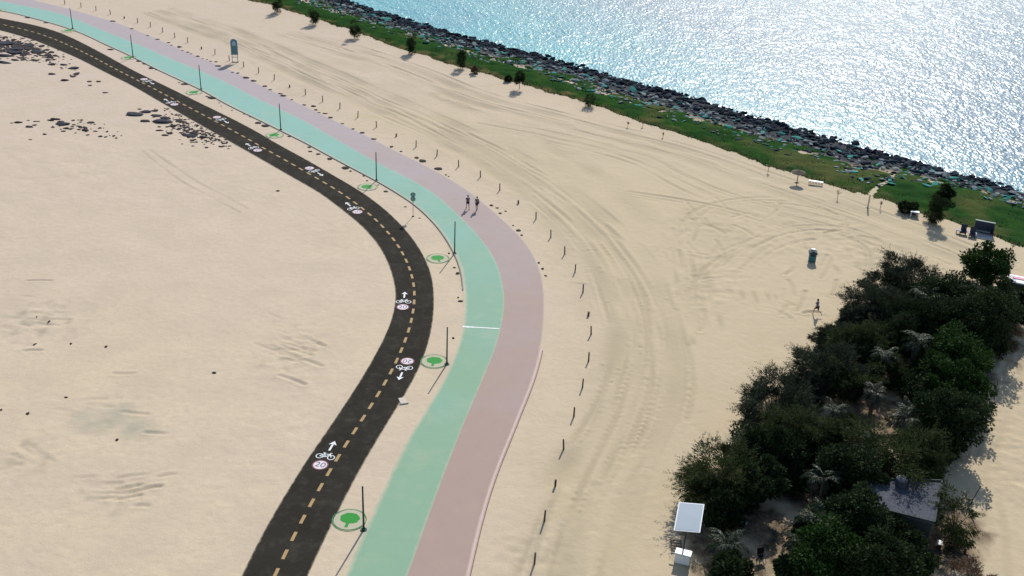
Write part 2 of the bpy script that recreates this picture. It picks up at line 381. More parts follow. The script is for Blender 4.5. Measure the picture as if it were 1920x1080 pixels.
def rut(P, wid=.28, dep=.05, w_=.5, fade=True, seed=0):
    P = resample(P, max(4, int(np.linalg.norm(np.diff(P, axis=0), axis=1).sum()/1.6)))
    for k in range(0, len(P)-1, 6):
        Q = P[k:k+7]
        a, b = sub_idx(Q, 1.2); x, y = X[a, b], Y[a, b]
        if x.size == 0: continue
        d = dist_poly(x, y, Q)
        g = np.exp(-(d/wid)**2); ridge = np.exp(-((d-wid*1.7)/(wid*.7))**2)
        mod = np.clip(.55+1.6*vnoise(x, y, 5, 31+seed), 0, 1.2)
        D = 1.35*(-dep*g*mod+dep*.55*ridge*mod)
        cur = RUT[a, b]; RUT[a, b] = np.where(np.abs(D) > np.abs(cur), D, cur)
        worn[a, b] = np.maximum(worn[a, b], g*mod*w_)
RUT = np.zeros_like(X)
def tr(pts, offs, **k):
    P = smooth(spline(GP(pts), 1.5), 3)
    for i, o in enumerate(offs):
        Q = offset(P, o)
        Q = Q+np.stack([vnoise(Q[:, 0], Q[:, 1], 9, 40+i), vnoise(Q[:, 0], Q[:, 1], 9, 60+i)], 1)*.7
        rut(Q, seed=i, **k)
ARC = [(300,20),(480,86),(600,140),(700,185),(800,228),(900,276),(1000,335),(1090,405),(1150,470),(1192,540),(1215,620),(1212,700),(1190,780),(1150,860),(1112,950),(1080,1060),(1062,1130)]
tr(ARC, (-2.6, .6, 3.2), wid=1.2, dep=.05, w_=.8)
tr([(760,190),(900,250),(1020,320),(1110,400),(1180,500),(1210,600)], (-5.5, 5.5), wid=1.6, dep=.03, w_=.6)
tr([(560,60),(760,120),(900,175),(1050,215),(1200,255),(1330,290),(1450,335),(1600,385),(1750,440),(1900,500)], (1.0, 4.2), wid=1.2, dep=.05, w_=.7)
tr(ARC, (-3.4, -1.9, -1.3, -.3, .2, 1.2, 1.8, 2.9, 3.5), dep=.06, w_=.95)
tr([(1000,330),(1080,385),(1150,450),(1205,530),(1240,620),(1250,700),(1235,780)], (-2.3, -.8, .5, 1.3), dep=.055, w_=.9)
tr([(560,60),(760,120),(900,175),(1050,215),(1200,255),(1330,290),(1450,335),(1600,385),(1750,440),(1900,500)], (-1.2, .3, 1.8, 2.6, 4.0), dep=.05, w_=.85)
tr([(900,230),(1050,260),(1200,300),(1300,350),(1400,385),(1550,420),(1650,450),(1760,500)], (-2, -1.4, 0, .5, 1.9), dep=.04, w_=.8)
tr([(1180,360),(1260,372),(1340,385),(1430,410),(1500,430)], (0, .8, 1.5), dep=.06, wid=.25, w_=.85)
tr([(282,280),(325,312),(370,342),(420,368),(465,392)], (0, 1.3), wid=.16, dep=.04, w_=.6)
tr([(1370,500),(1420,460),(1490,435),(1570,430),(1630,450),(1655,490),(1640,540)], (-1.6, -.8, 0, .9, 1.7), dep=.055, wid=.25, w_=.85)
tr([(1280,450),(1300,410),(1360,380),(1450,375),(1560,390),(1640,420)], (-1, 0, 1), dep=.05, wid=.25, w_=.85)
tr([(1290,560),(1320,500),(1370,470),(1430,450)], (-.9, 0, .8), dep=.06, wid=.25, w_=.85)
tr([(1290,470),(1300,520),(1310,590)], (-.8, 0, 1.2), dep=.05, wid=.25, w_=.85)
tr([(1920,640),(1890,700),(1865,780),(1850,860),(1850,960),(1860,1100)], (-.8, 0, .7, 1.6, 2.3), dep=.05, w_=.45)
for _ in range(60):                    # short disturbed strokes in the churned area
    x0 = random.uniform(1230, 1660); y0 = random.uniform(375, 590); a = random.uniform(.9, 2.0) if random.random() < .6 else random.uniform(-.6, .4); l = random.uniform(14, 55)
    tr([(x0, y0), (x0+l*.5*math.cos(a), y0+l*.4*math.sin(a)), (x0+l*math.cos(a+.25), y0+l*.8*math.sin(a+.25))], (0,), wid=.24, dep=random.uniform(.05, .10), w_=.85)
for (cx, cy, rx, ry, nn, sl) in ((545, 655, 52, 48, 34, .36), (215, 925, 80, 38, 15, -.08), (85, 605, 70, 45, 14, .05), (60, 850, 60, 45, 7, .5), (1290, 470, 60, 90, 8, 1.2), (230, 760, 120, 60, 6, .1)):
    for _ in range(nn):
        x0 = cx+rx*random.gauss(0, .45); y0 = cy+ry*random.gauss(0, .5); l = random.uniform(12, 48); s_ = sl+random.uniform(-.12, .12)
        tr([(x0-l/2, y0-l/2*s_), (x0, y0+random.uniform(-2, 2)), (x0+l/2, y0+l/2*s_)], (0,), wid=.2, dep=random.uniform(.03, .095 if cx == 545 else .07), w_=.45)
offp = np.ones_like(X)
a, b = sub_idx(np.vstack([eRL, ePR]), 12)
# keep ruts and relief off the paved strips
cenR, _ = pair(eRL, eRR); cenG, _ = pair(eGL, ePR)
dR = dist_poly(X[a, b], Y[a, b], resample(cenR, 110)); dG = dist_poly(X[a, b], Y[a, b], resample(cenG, 110))
k = np.minimum(np.clip((dR-2.3)/1.5, 0, 1), np.clip((dG-4.2)/1.5, 0, 1))
offp[a, b] = k
Z = Z + RUT*offp
def rough_patch(pts, amp):
    for (px, py, rx, ry) in pts:
        c = G(px, py); rxm = rx/ppm(px, py); rym = abs(G(px, py-ry)[1]-G(px, py+ry)[1])/2
        a, b = sub_idx(np.array([[c[0]-rxm*1.3, c[1]-rym*1.3], [c[0]+rxm*1.3, c[1]+rym*1.3]]), 0)
        x, y = X[a, b], Y[a, b]; k = np.clip(1.3-np.hypot((x-c[0])/rxm, (y-c[1])/rym), 0, 1)*offp[a, b]
        Z[a, b] += amp*k*(vnoise(x, y, .9, 201)+.7*vnoise(x, y, .45, 202)); worn[a, b] = np.maximum(worn[a, b], k*np.clip(2.2*vnoise(x, y, .8, 203)-.35, 0, .7))
rough_patch([(1880, 850, 90, 230), (1890, 700, 60, 80)], .085)
rough_patch([(1400, 440, 190, 70), (1330, 530, 90, 60), (1600, 450, 120, 60)], .07)
rough_patch([(545, 665, 60, 60), (215, 925, 90, 45), (80, 605, 90, 50), (50, 850, 60, 50), (1000, 1030, 80, 50)], .08)
a, b = sub_idx(np.array([[-90, 52], [95, 235.]]), 0)
x, y = X[a, b], Y[a, b]
Z[a, b] += offp[a, b]*(.05*vnoise(x, y, .9, 9)*np.clip(.25+1.5*vnoise(x, y, 16, 10), 0, 1)+.03*vnoise(x, y, .5, 11)*np.clip(.2+1.5*vnoise(x, y, 11, 12), 0, 1))
def blob(arr, pts, val, soft):
    for (px, py, rx, ry) in pts:
        c = G(px, py); rxm = rx/ppm(px, py); rym = abs(G(px, py-ry)[1]-G(px, py+ry)[1])/2
        a, b = sub_idx(np.array([[c[0]-rxm*2, c[1]-rym*2], [c[0]+rxm*2, c[1]+rym*2]]), 0)
        x, y = X[a, b], Y[a, b]
        d = np.hypot((x-c[0])/rxm, (y-c[1])/rym)+.7*vnoise(x, y, 1.8, 77)+.5*vnoise(x, y, .6, 78)
        arr[a, b] = np.maximum(arr[a, b], val*np.clip((1.15-d)/soft, 0, 1))
blob(damp, [(205, 785, 60, 38), (250, 800, 50, 30)], .6, .9)
blob(ochre, [(1330,760,150,150),(1230,900,130,140),(1180,1010,110,90),(1440,660,120,60),(1070,900,60,120),(1870,455,60,14),(760,225,160,30)], .85, 1.1)
blob(worn, [(1500,400,190,26),(1650,440,150,30),(1350,430,110,45),(1760,478,90,20),(1220,290,160,20),(1050,300,60,60),(1215,640,26,120),(1130,760,50,110),(620,120,160,12),(1090,900,26,120)], .30, 1.0)
blob(worn, [(1322,516,12,26),(1330,535,14,18),(1392,552,6,9),(1416,556,6,12),(1440,556,5,9),(1455,558,4,8),(1268,520,6,16),(1303,505,5,20),(1360,480,22,10),(1300,395,20,9),(1340,420,30,8),(1362,432,20,5),(1350,600,8,12),(1300,640,7,9),(1690,465,30,6),(1660,485,22,5),(1480,420,18,5),(1590,470,10,16),(1610,500,10,14),(1570,505,8,10),(1520,440,30,5)], 1.0, .8)
blob(damp, [(60, 590, 60, 25)], .15, .9)
blob(worn, [(1110, 480, 80, 60), (1180, 600, 60, 90), (1380, 440, 130, 60), (1450, 400, 200, 40), (1700, 470, 140, 40), (700, 170, 200, 25), (1000, 260, 200, 40)], .3, 1.0)
CL = [(1350,900),(1400,960),(1330,1010),(1440,820),(1500,760),(1560,700),(1620,640),(1680,590),(1760,570),(1840,560),(1480,900),(1560,830),(1640,760),(1720,700),(1800,650),(1860,620),(1450,1000),(1550,930),(1640,880),(1720,820),(1790,760),(1500,1060),(1600,1020),(1700,960),(1760,1020),(1700,1070),(1780,960),(1400,1060),(1340,1080)]
blob(litter, [(x_, y_+12, 62, 46) for x_, y_ in CL], 1, .5)
X2, Y2 = X, Y
t_ = (Y-yR(X))/np.maximum(yW(X)-yR(X), 1)
rockm = np.clip((t_-.05)*3, 0, 1)
ny, nx = X.shape
V = np.stack([X.ravel(), Y.ravel(), Z.ravel()], 1)
I = np.arange(nx*ny).reshape(ny, nx)
F = np.stack([I[:-1, :-1].ravel(), I[:-1, 1:].ravel(), I[1:, 1:].ravel(), I[1:, :-1].ravel()], 1)
me = mesh_np('sand', V, F, True)
for nm, A in (('worn', worn*offp), ('damp', damp), ('litter', litter), ('ochre', ochre), ('rock', rockm)): attr(me, nm, A)
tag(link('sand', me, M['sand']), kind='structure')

# ------------------------------------------------------------------ sea
sx = np.r_[-4000, -1000, -300, np.arange(-150, 200, 4.), 300, 1000, 4000]; sy = np.r_[60, np.arange(100, 400, 4.), 500, 900, 2000, 6000]
SX, SY = np.meshgrid(sx, sy); I = np.arange(SX.size).reshape(SX.shape)
F = np.stack([I[:-1, :-1].ravel(), I[:-1, 1:].ravel(), I[1:, 1:].ravel(), I[1:, :-1].ravel()], 1)
me = mesh_np('sea', np.stack([SX.ravel(), SY.ravel(), np.full(SX.size, WZ)], 1), F, True)
attr(me, 'deep', np.clip((SY-yW(SX))/90+(SX-5)/90, 0, 1))
tag(link('sea', me, M['water']), kind='structure')

# ------------------------------------------------------------------ paved strips
def ribbon(name, A, B, z, m, cols=7, kind='structure', parent=None):
    n = len(A); u = np.linspace(0, 1, cols)
    P = A[:, None, :]*(1-u)[None, :, None]+B[:, None, :]*u[None, :, None]
    V = np.concatenate([P.reshape(-1, 2), np.full((n*cols, 1), z)], 1)
    I = np.arange(n*cols).reshape(n, cols)
    F = np.stack([I[:-1, :-1].ravel(), I[1:, :-1].ravel(), I[1:, 1:].ravel(), I[:-1, 1:].ravel()], 1)
    me = mesh_np(name, V, F); attr(me, 'edge', np.tile(np.abs(u-.5)*2, n))
    o = link(name, me, m, parent)
    if kind and parent is None: o['kind'] = kind
    return o, me
def flipup(me):
    if len(me.polygons) and me.polygons[0].normal.z < 0: me.flip_normals()
road, rme = ribbon('road', eRL, eRR, .022, M['asphalt'], 9); flipup(rme)
gp, gme = ribbon('green_path', eGL, eGR, .020, M['green_path'], 9); flipup(gme)
# only the outer side of green is sandy; the inner side meets pink
u = np.linspace(0, 1, 9); gme.attributes['edge'].data.foreach_set('value', np.tile(np.where(u < .5, 1-2*u, (u-.5)*1.7), len(eGL)).astype(np.float32))
pp, pme = ribbon('pink_path', eGR, ePR, .016, M['pink_path'], 9); flipup(pme)
pme.attributes['edge'].data.foreach_set('value', np.tile(np.where(u < .5, .2, (u-.5)*2), len(eGR)).astype(np.float32))
C_, T_ = pair(eRL, eRR, 4000)
seglen = np.r_[0, np.cumsum(np.linalg.norm(np.diff(C_, axis=0), axis=1))]
bm = bmesh.new()
s = .4; DASH, GAP = .98, .92
while s < seglen[-1]-2:
    p = [np.array([np.interp(q, seglen, C_[:, 0]), np.interp(q, seglen, C_[:, 1])]) for q in (s, s+DASH)]
    d = (p[1]-p[0]); d /= np.linalg.norm(d); nn = np.array([-d[1], d[0]])*.12
    vs = [bm.verts.new((*q, .027)) for q in (p[0]-nn, p[1]-nn, p[1]+nn, p[0]+nn)]
    bm.faces.new(vs); s += DASH+GAP
bmesh.ops.recalc_face_normals(bm, faces=bm.faces)
me = bm_mesh('lane_line', bm)
if me.polygons[0].normal.z < 0: me.flip_normals()
link('lane_line', me, M['dash_paint'], road)
# kerbs
def kerb(name, P, z0, z1, wdt, m, parent):
    bm = bmesh.new(); P = resample(P, int(np.linalg.norm(np.diff(P, axis=0), axis=1).sum()/.8))
    A, B = offset(P, -wdt/2), offset(P, wdt/2); prev = None
    for a, b in zip(A, B):
        ring = [bm.verts.new((*a, z0)), bm.verts.new((*a, z1)), bm.verts.new((*b, z1)), bm.verts.new((*b, z0))]
        if prev:
            for i in range(3): bm.faces.new((prev[i], prev[i+1], ring[i+1], ring[i]))
        prev = ring
    bmesh.ops.recalc_face_normals(bm, faces=bm.faces)
    return link(name, bm_mesh(name, bm), m, parent)
def cut(P, lo, hi):
    y0 = P[:, 1]; return P[(y0 < lo) & (y0 > hi)]
yk = G(868, 545)[1]
kerb('kerb', offset(cut(eGL, 900, yk), 0.0), -.05, .09, .12, M['kerb'], gp)
yk2 = G(1014, 655)[1]
kp = cut(ePR, yk2, 20)
kerb('kerb', kp, -.05, .10, .16, M['kerb_pink'], pp)
kerb('kerb_joint', offset(kp, -.17) if np.linalg.norm(offset(kp, -.17)[20]-eGR[600]) > np.linalg.norm(offset(kp, .17)[20]-eGR[600]) else offset(kp, .17), -.05, .035, .07, M['joint'], pp)
# worn white line across the green strip
a_, b_ = G(868, 612.5), G(936, 616.5); bm = bmesh.new(); n = 26; prev = None
for i in range(n+1):
    c = a_+(b_-a_)*i/n; hw = .07+.10*random.random()*(1 if i < 9 else .35)
    cur = (bm.verts.new((c[0], c[1]-hw, .026)), bm.verts.new((c[0], c[1]+hw*.8, .026)))
    if prev: bm.faces.new((prev[0], cur[0], cur[1], prev[1]))
    prev = cur
link('cross_line', bm_mesh('cross_line', bm), M['white_paint'], gp)

# ------------------------------------------------------------------ road symbols
def strip_mesh(bm, pts, w_, z, closed=False):
    P = [Vector((p[0], p[1])) for p in pts]; n = len(P); out = []
    for i in range(n):
        a = P[(i-1) % n] if (closed or i > 0) else P[i]; b = P[(i+1) % n] if (closed or i < n-1) else P[i]
        d = (b-a).normalized(); q = Vector((-d.y, d.x))*w_/2
        out.append((bm.verts.new((*(P[i]-q), z)), bm.verts.new((*(P[i]+q), z))))
    for i in range(n if closed else n-1):
        a = out[i]; b = out[(i+1) % n]; bm.faces.new((a[0], b[0], b[1], a[1]))
def circ(cx, cy, r, n=24, ry=None): return [(cx+r*math.cos(2*math.pi*i/n), cy+(ry or r)*math.sin(2*math.pi*i/n)) for i in range(n)]
def disc(bm, pts, z): bm.faces.new([bm.verts.new((x, y, z)) for x, y in pts])
def up_mesh(name, bm):
    bmesh.ops.recalc_face_normals(bm, faces=bm.faces); me = bm_mesh(name, bm)
    bad = sum(p.normal.z for p in me.polygons) < 0
    if bad: me.flip_normals()
    return me
def bike_mesh():
    bm = bmesh.new(); z = 0
    for cx in (-.50, .50): strip_mesh(bm, circ(cx, 0, .29, ry=.30), .075, z, True)
    for i, (a, b) in enumerate([((-.5, 0), (-.2, .36)), ((-.2, .36), (.3, .40)), ((.5, 0), (.26, .55)), ((-.5, 0), (0, -.03)), ((0, -.03), (-.24, .48)), ((0, -.03), (.3, .40)), ((.26, .55), (.42, .58)), ((-.34, .5), (-.13, .5))]):
        strip_mesh(bm, [a, b], .075, z+.0006*(i+1))
    return up_mesh('bicycle_symbol', bm)
def arrow_mesh():
    bm = bmesh.new(); strip_mesh(bm, [(0, 0), (0, .85)], .16, 0)
    bm.faces.new([bm.verts.new((x, y, 0)) for x, y in ((-.32, .78), (0, 1.3), (.32, .78), (0, .90))])
    return up_mesh('arrow_marking', bm)
def roundel_mesh():
    bm = bmesh.new(); disc(bm, circ(0, 0, .53, 32), 0); return up_mesh('roundel_disc', bm)
def ring_mesh(r, w_):
    bm = bmesh.new(); strip_mesh(bm, circ(0, 0, r, 48), w_, 0, True); return up_mesh('ring', bm)
def text_mesh(s_, size):
    cu = bpy.data.curves.new('txt', 'FONT'); cu.body = s_; cu.size = size; cu.align_x = 'CENTER'; cu.align_y = 'CENTER'
    o = bpy.data.objects.new('tmp', cu); COL.objects.link(o); bpy.context.view_layer.update()
    me = bpy.data.meshes.new_from_object(o.evaluated_get(bpy.context.evaluated_depsgraph_get()))
    bpy.data.objects.remove(o); me.materials.clear(); return me
bk, ar, rd, rr, tx = bike_mesh(), arrow_mesh(), roundel_mesh(), ring_mesh(.58, .11), text_mesh('20', .85)
SYM = [((607,873),(627,834)),((757,677),(746,708)),((753,576),(765,550)),((677,396),(655,382)),((583,315),(603,326)),((478,283),(457,271)),((408,220),(430,231)),((326,196),(307,185)),((276,148),(295,156))]
for (r_, a_) in SYM:
    g0 = G(*r_); g1 = G(*a_); i = np.argmin(np.hypot(C_[:, 0]-g0[0], C_[:, 1]-g0[1])); t = T_[i]
    d = (g1-g0)[:2]; t = t if t@d > 0 else -t
    ang = math.atan2(t[1], t[0])-math.pi/2
    lat = np.array([t[1], -t[0]])
    # keep the symbol inside its lane
    off = (g0[:2]-C_[i])@lat; off = math.copysign(min(max(abs(off), .95), 1.05), off)
    c0 = C_[i]+lat*off
    def at(s_, z): q = c0+t*s_; return (q[0], q[1], z)
    ro = link('speed_roundel', rd, M['roundel'], road, at(0, .028), ang); 
    rg = link('roundel_ring', rr, M['red_paint'], ro, (0, 0, .002))
    tt = link('speed_number', tx, M['dark_paint'], ro, (0, 0, .004))
    bo = link('bicycle_symbol', bk, M['white_paint'], road, at(1.1, .028), ang); bo.scale = (.92, .92, 1)
    link('arrow_marking', ar, M['white_paint'], road, at(1.95, .028), ang)

# ------------------------------------------------------------------ tree emblems beside the posts
def crown_pts():
    out = []
    for i in range(60):
        a = 2*math.pi*i/60; r = 1+.03*math.sin(7*a)+.02*math.sin(12*a+1)
        out.append((.70*r*math.cos(a), .16+.60*r*math.sin(a)))
    return out
bm = bmesh.new(); disc(bm, crown_pts(), 0.0); crown_me = up_mesh('emblem_crown', bm)
bm = bmesh.new(); bm.faces.new([bm.verts.new((x, y, 0)) for x, y in ((-.12, -.85), (.12, -.85), (.10, -.3), (-.10, -.3))]); tk_me = up_mesh('emblem_trunk', bm)
ring_e = ring_mesh(1.19, .065)
bm = bmesh.new(); disc(bm, circ(0, 0, 1.10, 48), 0); pale_me = up_mesh('emblem_field', bm)
EMB = [(655,975),(814,678),(821,485),(689,351),(515,254),(364,173.5),(241,108.5),(129,57.5),(-2,20)]
where = ['nearest, at the photo bottom', 'second nearest', 'third nearest, at the sharpest bend', 'fourth nearest', 'fifth nearest, middle of the row', 'fourth farthest', 'third farthest', 'second farthest', 'farthest, cut by the left edge']
for (px, py), wh in zip(EMB, where):
    g = G(px, py); i = np.argmin(np.hypot(C_[:, 0]-g[0], C_[:, 1]-g[1])); t = T_[i]; t = t if t[1] > 0 else -t
    ang = math.atan2(t[1], t[0])-math.pi/2
    e = empty('tree_emblem', (g[0], g[1], .034), ang, 'round green tree emblem flat on the sand, '+wh, 'ground emblem', 'round tree emblems along the path')
    link('emblem_field', pale_me, M['emblem_pale'], e, (0, 0, 0)); link('emblem_ring', ring_e, M['emblem_ring'], e, (0, 0, .003))
    link('emblem_crown', crown_me, M['emblem_green'], e, (0, 0, .003)); link('emblem_trunk', tk_me, M['emblem_green'], e, (0, 0, .006))

# ------------------------------------------------------------------ slim green lamp posts
POLES = [(682,993.7),(837.8,683),(852.3,475.5),(705.8,338.7),(526.5,243.7),(377,167.5),(249.5,107.5),(136.4,54)]
def post_build(bm):
    rod(bm, (0, 0, .1), (0, 0, 3.68), .075, .055, 10)
def pbase(bm):
    rod(bm, (0, 0, -.05), (0, 0, .05), .24, .24, 12); rod(bm, (0, 0, .05), (0, 0, .22), .13, .085, 12)
    for i in range(4): rod(bm, (.17*math.cos(i*1.571+.8), .17*math.sin(i*1.571+.8), .05), (.17*math.cos(i*1.571+.8), .17*math.sin(i*1.571+.8), .09), .022, seg=6)
def pcap(bm): rod(bm, (0, 0, 3.68), (0, 0, 3.75), .068, .04, 10)
pw = ['nearest, at the photo bottom', 'second nearest', 'third nearest, at the bend', 'fourth nearest', 'fourth farthest', 'third farthest', 'second farthest', 'farthest, near the top left corner']
proto = None
for (px, py), wh in zip(POLES, pw):
    g = G(px, py)
    if proto is None:
        o = proto = empty('lamp_post', g); part('pole', post_build, M['pole_green'], o, True); part('base_plate', pbase, M['pole_green'], o); part('cap', pcap, M['pole_green'], o); remember(o)
    else: o = copy_tree(proto); o.location = g
    tag(o, 'slim dark green post beside the green path, '+wh, 'lamp post', 'slim green posts along the path')

# ------------------------------------------------------------------ wooden posts beyond the pink path
BOL = [(122,8),(152,14),(180,20),(207,27),('s',233,35),(258,43),(282,51),(305,61),(328,71),(352,80),('s',378,92),(403,102),(430,114),(457,126),(485,137),(514,150),('s',543,164),(573,178),(605,191),(637,204),(671,220),(706,239),('s',743,256),(780,276),(819,293),(860,313),(901,333),(937,358),('s',972,382),(1005,411),(1033,445),(1059,477),(1078,511),(1093,548),('s',1103,592),(1108.5,628),(1103.5,678),(1092,727),(1076,781),(1057,842),('s2',1041,911),(1020.5,976),(1002,1056)]
vars_ = []
for v in range(4):
    random.seed(100+v); bm = bmesh.new(); lean = Vector((random.uniform(-.04, .04), random.uniform(-.04, .04), 0)); p0 = Vector((0, 0, -.15)); r = .075
    for k in range(4):
        p1 = Vector((lean.x*(k+1)/4*2, lean.y*(k+1)/4*2, -.15+(1.08)*(k+1)/4)); rod(bm, p0, p1, r, r*.96, 8); p0 = p1; r *= .96
    vars_.append(bm_mesh('wooden_post', bm, False))
bm = bmesh.new(); rod(bm, (0, 0, -.1), (.02, -.02, .42), .12, .10, 8); box(bm, (.03, 0, .35), (.17, .14, .16), bevel=.03); stump_me = bm_mesh('post_stump', bm)
bm = bmesh.new(); rod(bm, (0, 0, -.1), (.02, 0, .55), .075, .085, 8); short_me = bm_mesh('post_short', bm)
nb = len(BOL)
def ordn(i): return ['nearest', 'second', 'third', 'fourth', 'fifth', 'sixth', 'seventh', 'eighth', 'ninth', 'tenth', '11th', '12th', '13th', '14th', '15th', '16th', '17th', '18th', '19th', '20th'][i] if i < 20 else f'{i+1}{"st" if (i+1)%10==1 and i!=10 else "nd" if (i+1)%10==2 else "rd" if (i+1)%10==3 else "th"}'
for i, b in enumerate(BOL):
    st = isinstance(b[0], str); px, py = b[-2:]; g = G(px, py); k = nb-1-i
    me = (stump_me if b[0] == 's' else short_me) if st else vars_[i % 4]
    o = link('wooden_post', me, M['wood'] if i > 12 else M['wood_light'], None, (g[0], g[1], gz(g[0], g[1])), i*1.7)
    desc = 'short thick broken wooden stump' if st else 'thin upright dark wooden post'
    tag(o, f'{desc}, {ordn(k)} counting from the bottom end of the curved row', 'wooden post', 'wooden posts in a curved row beyond the pink path')

# ------------------------------------------------------------------ stones
def rock_mesh(seed, flat=.6, ang=.35):
    rg = random.Random(seed); bm = bmesh.new(); bmesh.ops.create_icosphere(bm, subdivisions=2, radius=1)
    planes = [Vector((rg.gauss(0, 1), rg.gauss(0, 1), rg.gauss(0, 1))).normalized() for _ in range(9)]
    for v in bm.verts:
        for n in planes:
            d = v.co.dot(n); lim = .62+.18*ang
            if d > lim: v.co -= n*(d-lim)
        v.co *= 1+rg.uniform(-.06, .06)
        v.co.x *= 1.15; v.co.z *= flat
    return bm_mesh('rock', bm)
ROCKS = [rock_mesh(i, .55+.3*((i*37) % 10)/10) for i in range(12)]
def rocks_mat(mm, tagn):
    out = []
    for me in ROCKS:
        c = me.copy(); c.name = tagn; c.materials.append(mm); out.append(c)
    return out
RK = {k: rocks_mat(M[k], k) for k in ('rock', 'rock2', 'rock3', 'rock4', 'stone', 'stone_blue')}
def put_rock(name, key, x, y, z, sx_, sy_, sz_, rz, label, cat, group, tilt=.25):
    me = random.choice(RK[key]); o = bpy.data.objects.new(name, me); COL.objects.link(o)
    o.location = (x, y, z); o.scale = (sx_, sy_, sz_); o.rotation_euler = (random.uniform(-tilt, tilt), random.uniform(-tilt, tilt), rz)
    return tag(o, label, cat, group)
random.seed(21)
SQ = []
def px_stone(px, py, wpx, hpx, group, label, key='stone', ang=None, zf=.3):
    g = G(px, py); q = ppm(px, py); wm = wpx/q/2; hm = max(hpx/q/2/.48, wm*.5)
    SQ.append((wm*hm*q*q, 'stone', key, g[0], g[1], gz(g[0], g[1])+wm*zf*.2, wm*1.12, hm*1.0, max(.08, wm*zf*1.1), random.uniform(-.2, .2), label, 'stone', group, .1))
ga = 'stones on the sand beside the green path'
la = 'small dark stone on the strip of sand between the road and the green path'
for (x_, y_, w_, h_) in [(52,33,11,4),(86,43,8,3),(207,93,11,4),(260,115,9,5),(272,120,9,4),(284,128,11,6),(293,131,5,3),(346,158,12,5),(336,155,4,3),(397,184,14,7),(388,181,6,3),(411,193,3,2),(415,199,3,2),(435,207,3,2),(457,214,4,2),(470,219,5,3),(484,231,10,6),(497,236,14,7),(542,256,6,4),(580,276,7,5),(582,284,8,4),(597,289,7,5),(618,298,9,7),(647,315,13,8),(657,321,5,4),(682,330,5,3),(688,339,4,3),(709,347,3,3),(724,359,8,5),(760,388,5,3),(787,409,4,2),(842,475,4,4),(852,502,5,3),(858,513,8,6),(859,558,4,3),(863,565,10,4),(850,634,5,4)]:
    px_stone(x_, y_, w_, h_, ga, la)
gb = 'stones along the outer edge of the pink path'; lb = 'small dark stone on the sandy outer edge of the pink path'
for (x_, y_, w_, h_) in [(212,40,9,4),(247,54,7,4),(277,67,6,3),(295,74,8,4),(316,80,6,4),(321,85,5,3),(337,88,8,7),(342,95,4,3),(352,98,6,4),(358,101,4,3),(371,106,6,5),(380,110,3,3),(388,112,4,2),(405,116,6,4),(409,124,10,5),(395,115,5,3),(436,136,5,4),(446,137,5,6),(462,146,12,6),(476,152,10,5),(497,162,8,6),(507,168,6,5),(526,176,8,4),(531,180,12,5),(547,187,5,4),(571,197,7,4),(587,199,9,6),(592,206,7,5),(598,211,6,3),(610,213,9,2),(619,221,9,5),(642,232,6,3),(662,242,6,5),(679,249,8,6),(701,261,10,4),(734,275,6,6),(752,284,5,4),(781,296,8,7),(793,302,13,8),(821,317,14,7),(836,328,4,3),(841,331,3,3),(921,385,7,5),(932,390,7,3),(938,400,6,4),(948,396,4,3),(972,432,8,7),(978,441,5,4),(1010,493,5,5),(1017,504,5,5),(1023,517,5,4),(962,423,4,3)]:
    px_stone(x_, y_, w_, h_, gb, lb)
gc = 'scattered stones on the bare sand at left'; lc = 'tiny dark stone lying alone on the bare sand left of the road'
for (x_, y_, w_, h_) in [(521,358,7,4),(69,595,4,6),(92,603,4,6),(133,644,4,4),(199,650,5,5),(401,699,8,4),(52,776,6,6),(219,825,5,5),(124,745,6,3),(65,645,5,6),(2,769,5,4)]:
    px_stone(x_, y_, w_, h_, gc, lc)
gd = 'dark stones in the rubble patches beside the upper road'; ld = 'dark flat stone in the rubble patches on the sand beside the upper road'
BIG = [(10,82,38,16),(30,92,26,14),(8,105,26,10),(26,99,30,12),(55,86,20,10),(52,92,12,9),(72,98,24,12),(28,113,14,4),(8,118,26,6),(97,121,14,7),(137,128,20,10),(143,139,12,9),(98,139,13,5),(121,151,15,5),(120,122,13,4),(92,108,16,5),(104,105,10,5),(168,153,9,4),(185,153,9,4),(169,160,7,4),(198,174,9,3),(44,112,6,3),(60,71,6,3),(115,127,5,3),
 (254,215,32,12),(272,210,22,9),(290,208,14,6),(262,205,8,3),(293,217,18,8),(273,227,16,8),(303,228,34,14),(310,222,20,8),(325,236,14,7),(299,245,12,4),(318,250,12,5),(310,254,12,3),(334,243,8,3),(336,226,10,8),(345,252,8,8),(358,255,24,8),(362,249,12,8),(358,242,8,5),(371,245,7,6),(381,258,15,6),(397,268,4,5),(411,263,4,7),(414,275,9,4),(425,268,4,5),
 (56,238,13,6),(65,235,8,4),(104,224,16,4),(95,226,12,3),(113,229,12,5),(118,233,26,10),(124,241,12,5),(119,246,8,4),(84,252,7,4),(137,226,7,4),(150,237,7,4),(151,229,5,4),(171,230,12,7),(160,244,14,6),(179,246,8,3),(188,256,8,5),(198,257,6,4),(213,255,5,5),(218,259,5,4),(189,240,4,4),(66,228,6,3),(35,230,14,2),(22,231,4,3),(57,262,6,2),(72,228,5,3),(53,226,6,2)]
for i, (x_, y_, w_, h_) in enumerate(BIG): px_stone(x_, y_, w_, h_, gd, ld, 'stone_blue' if w_ > 17 else 'stone', zf=.22 if w_ > 17 else .35)
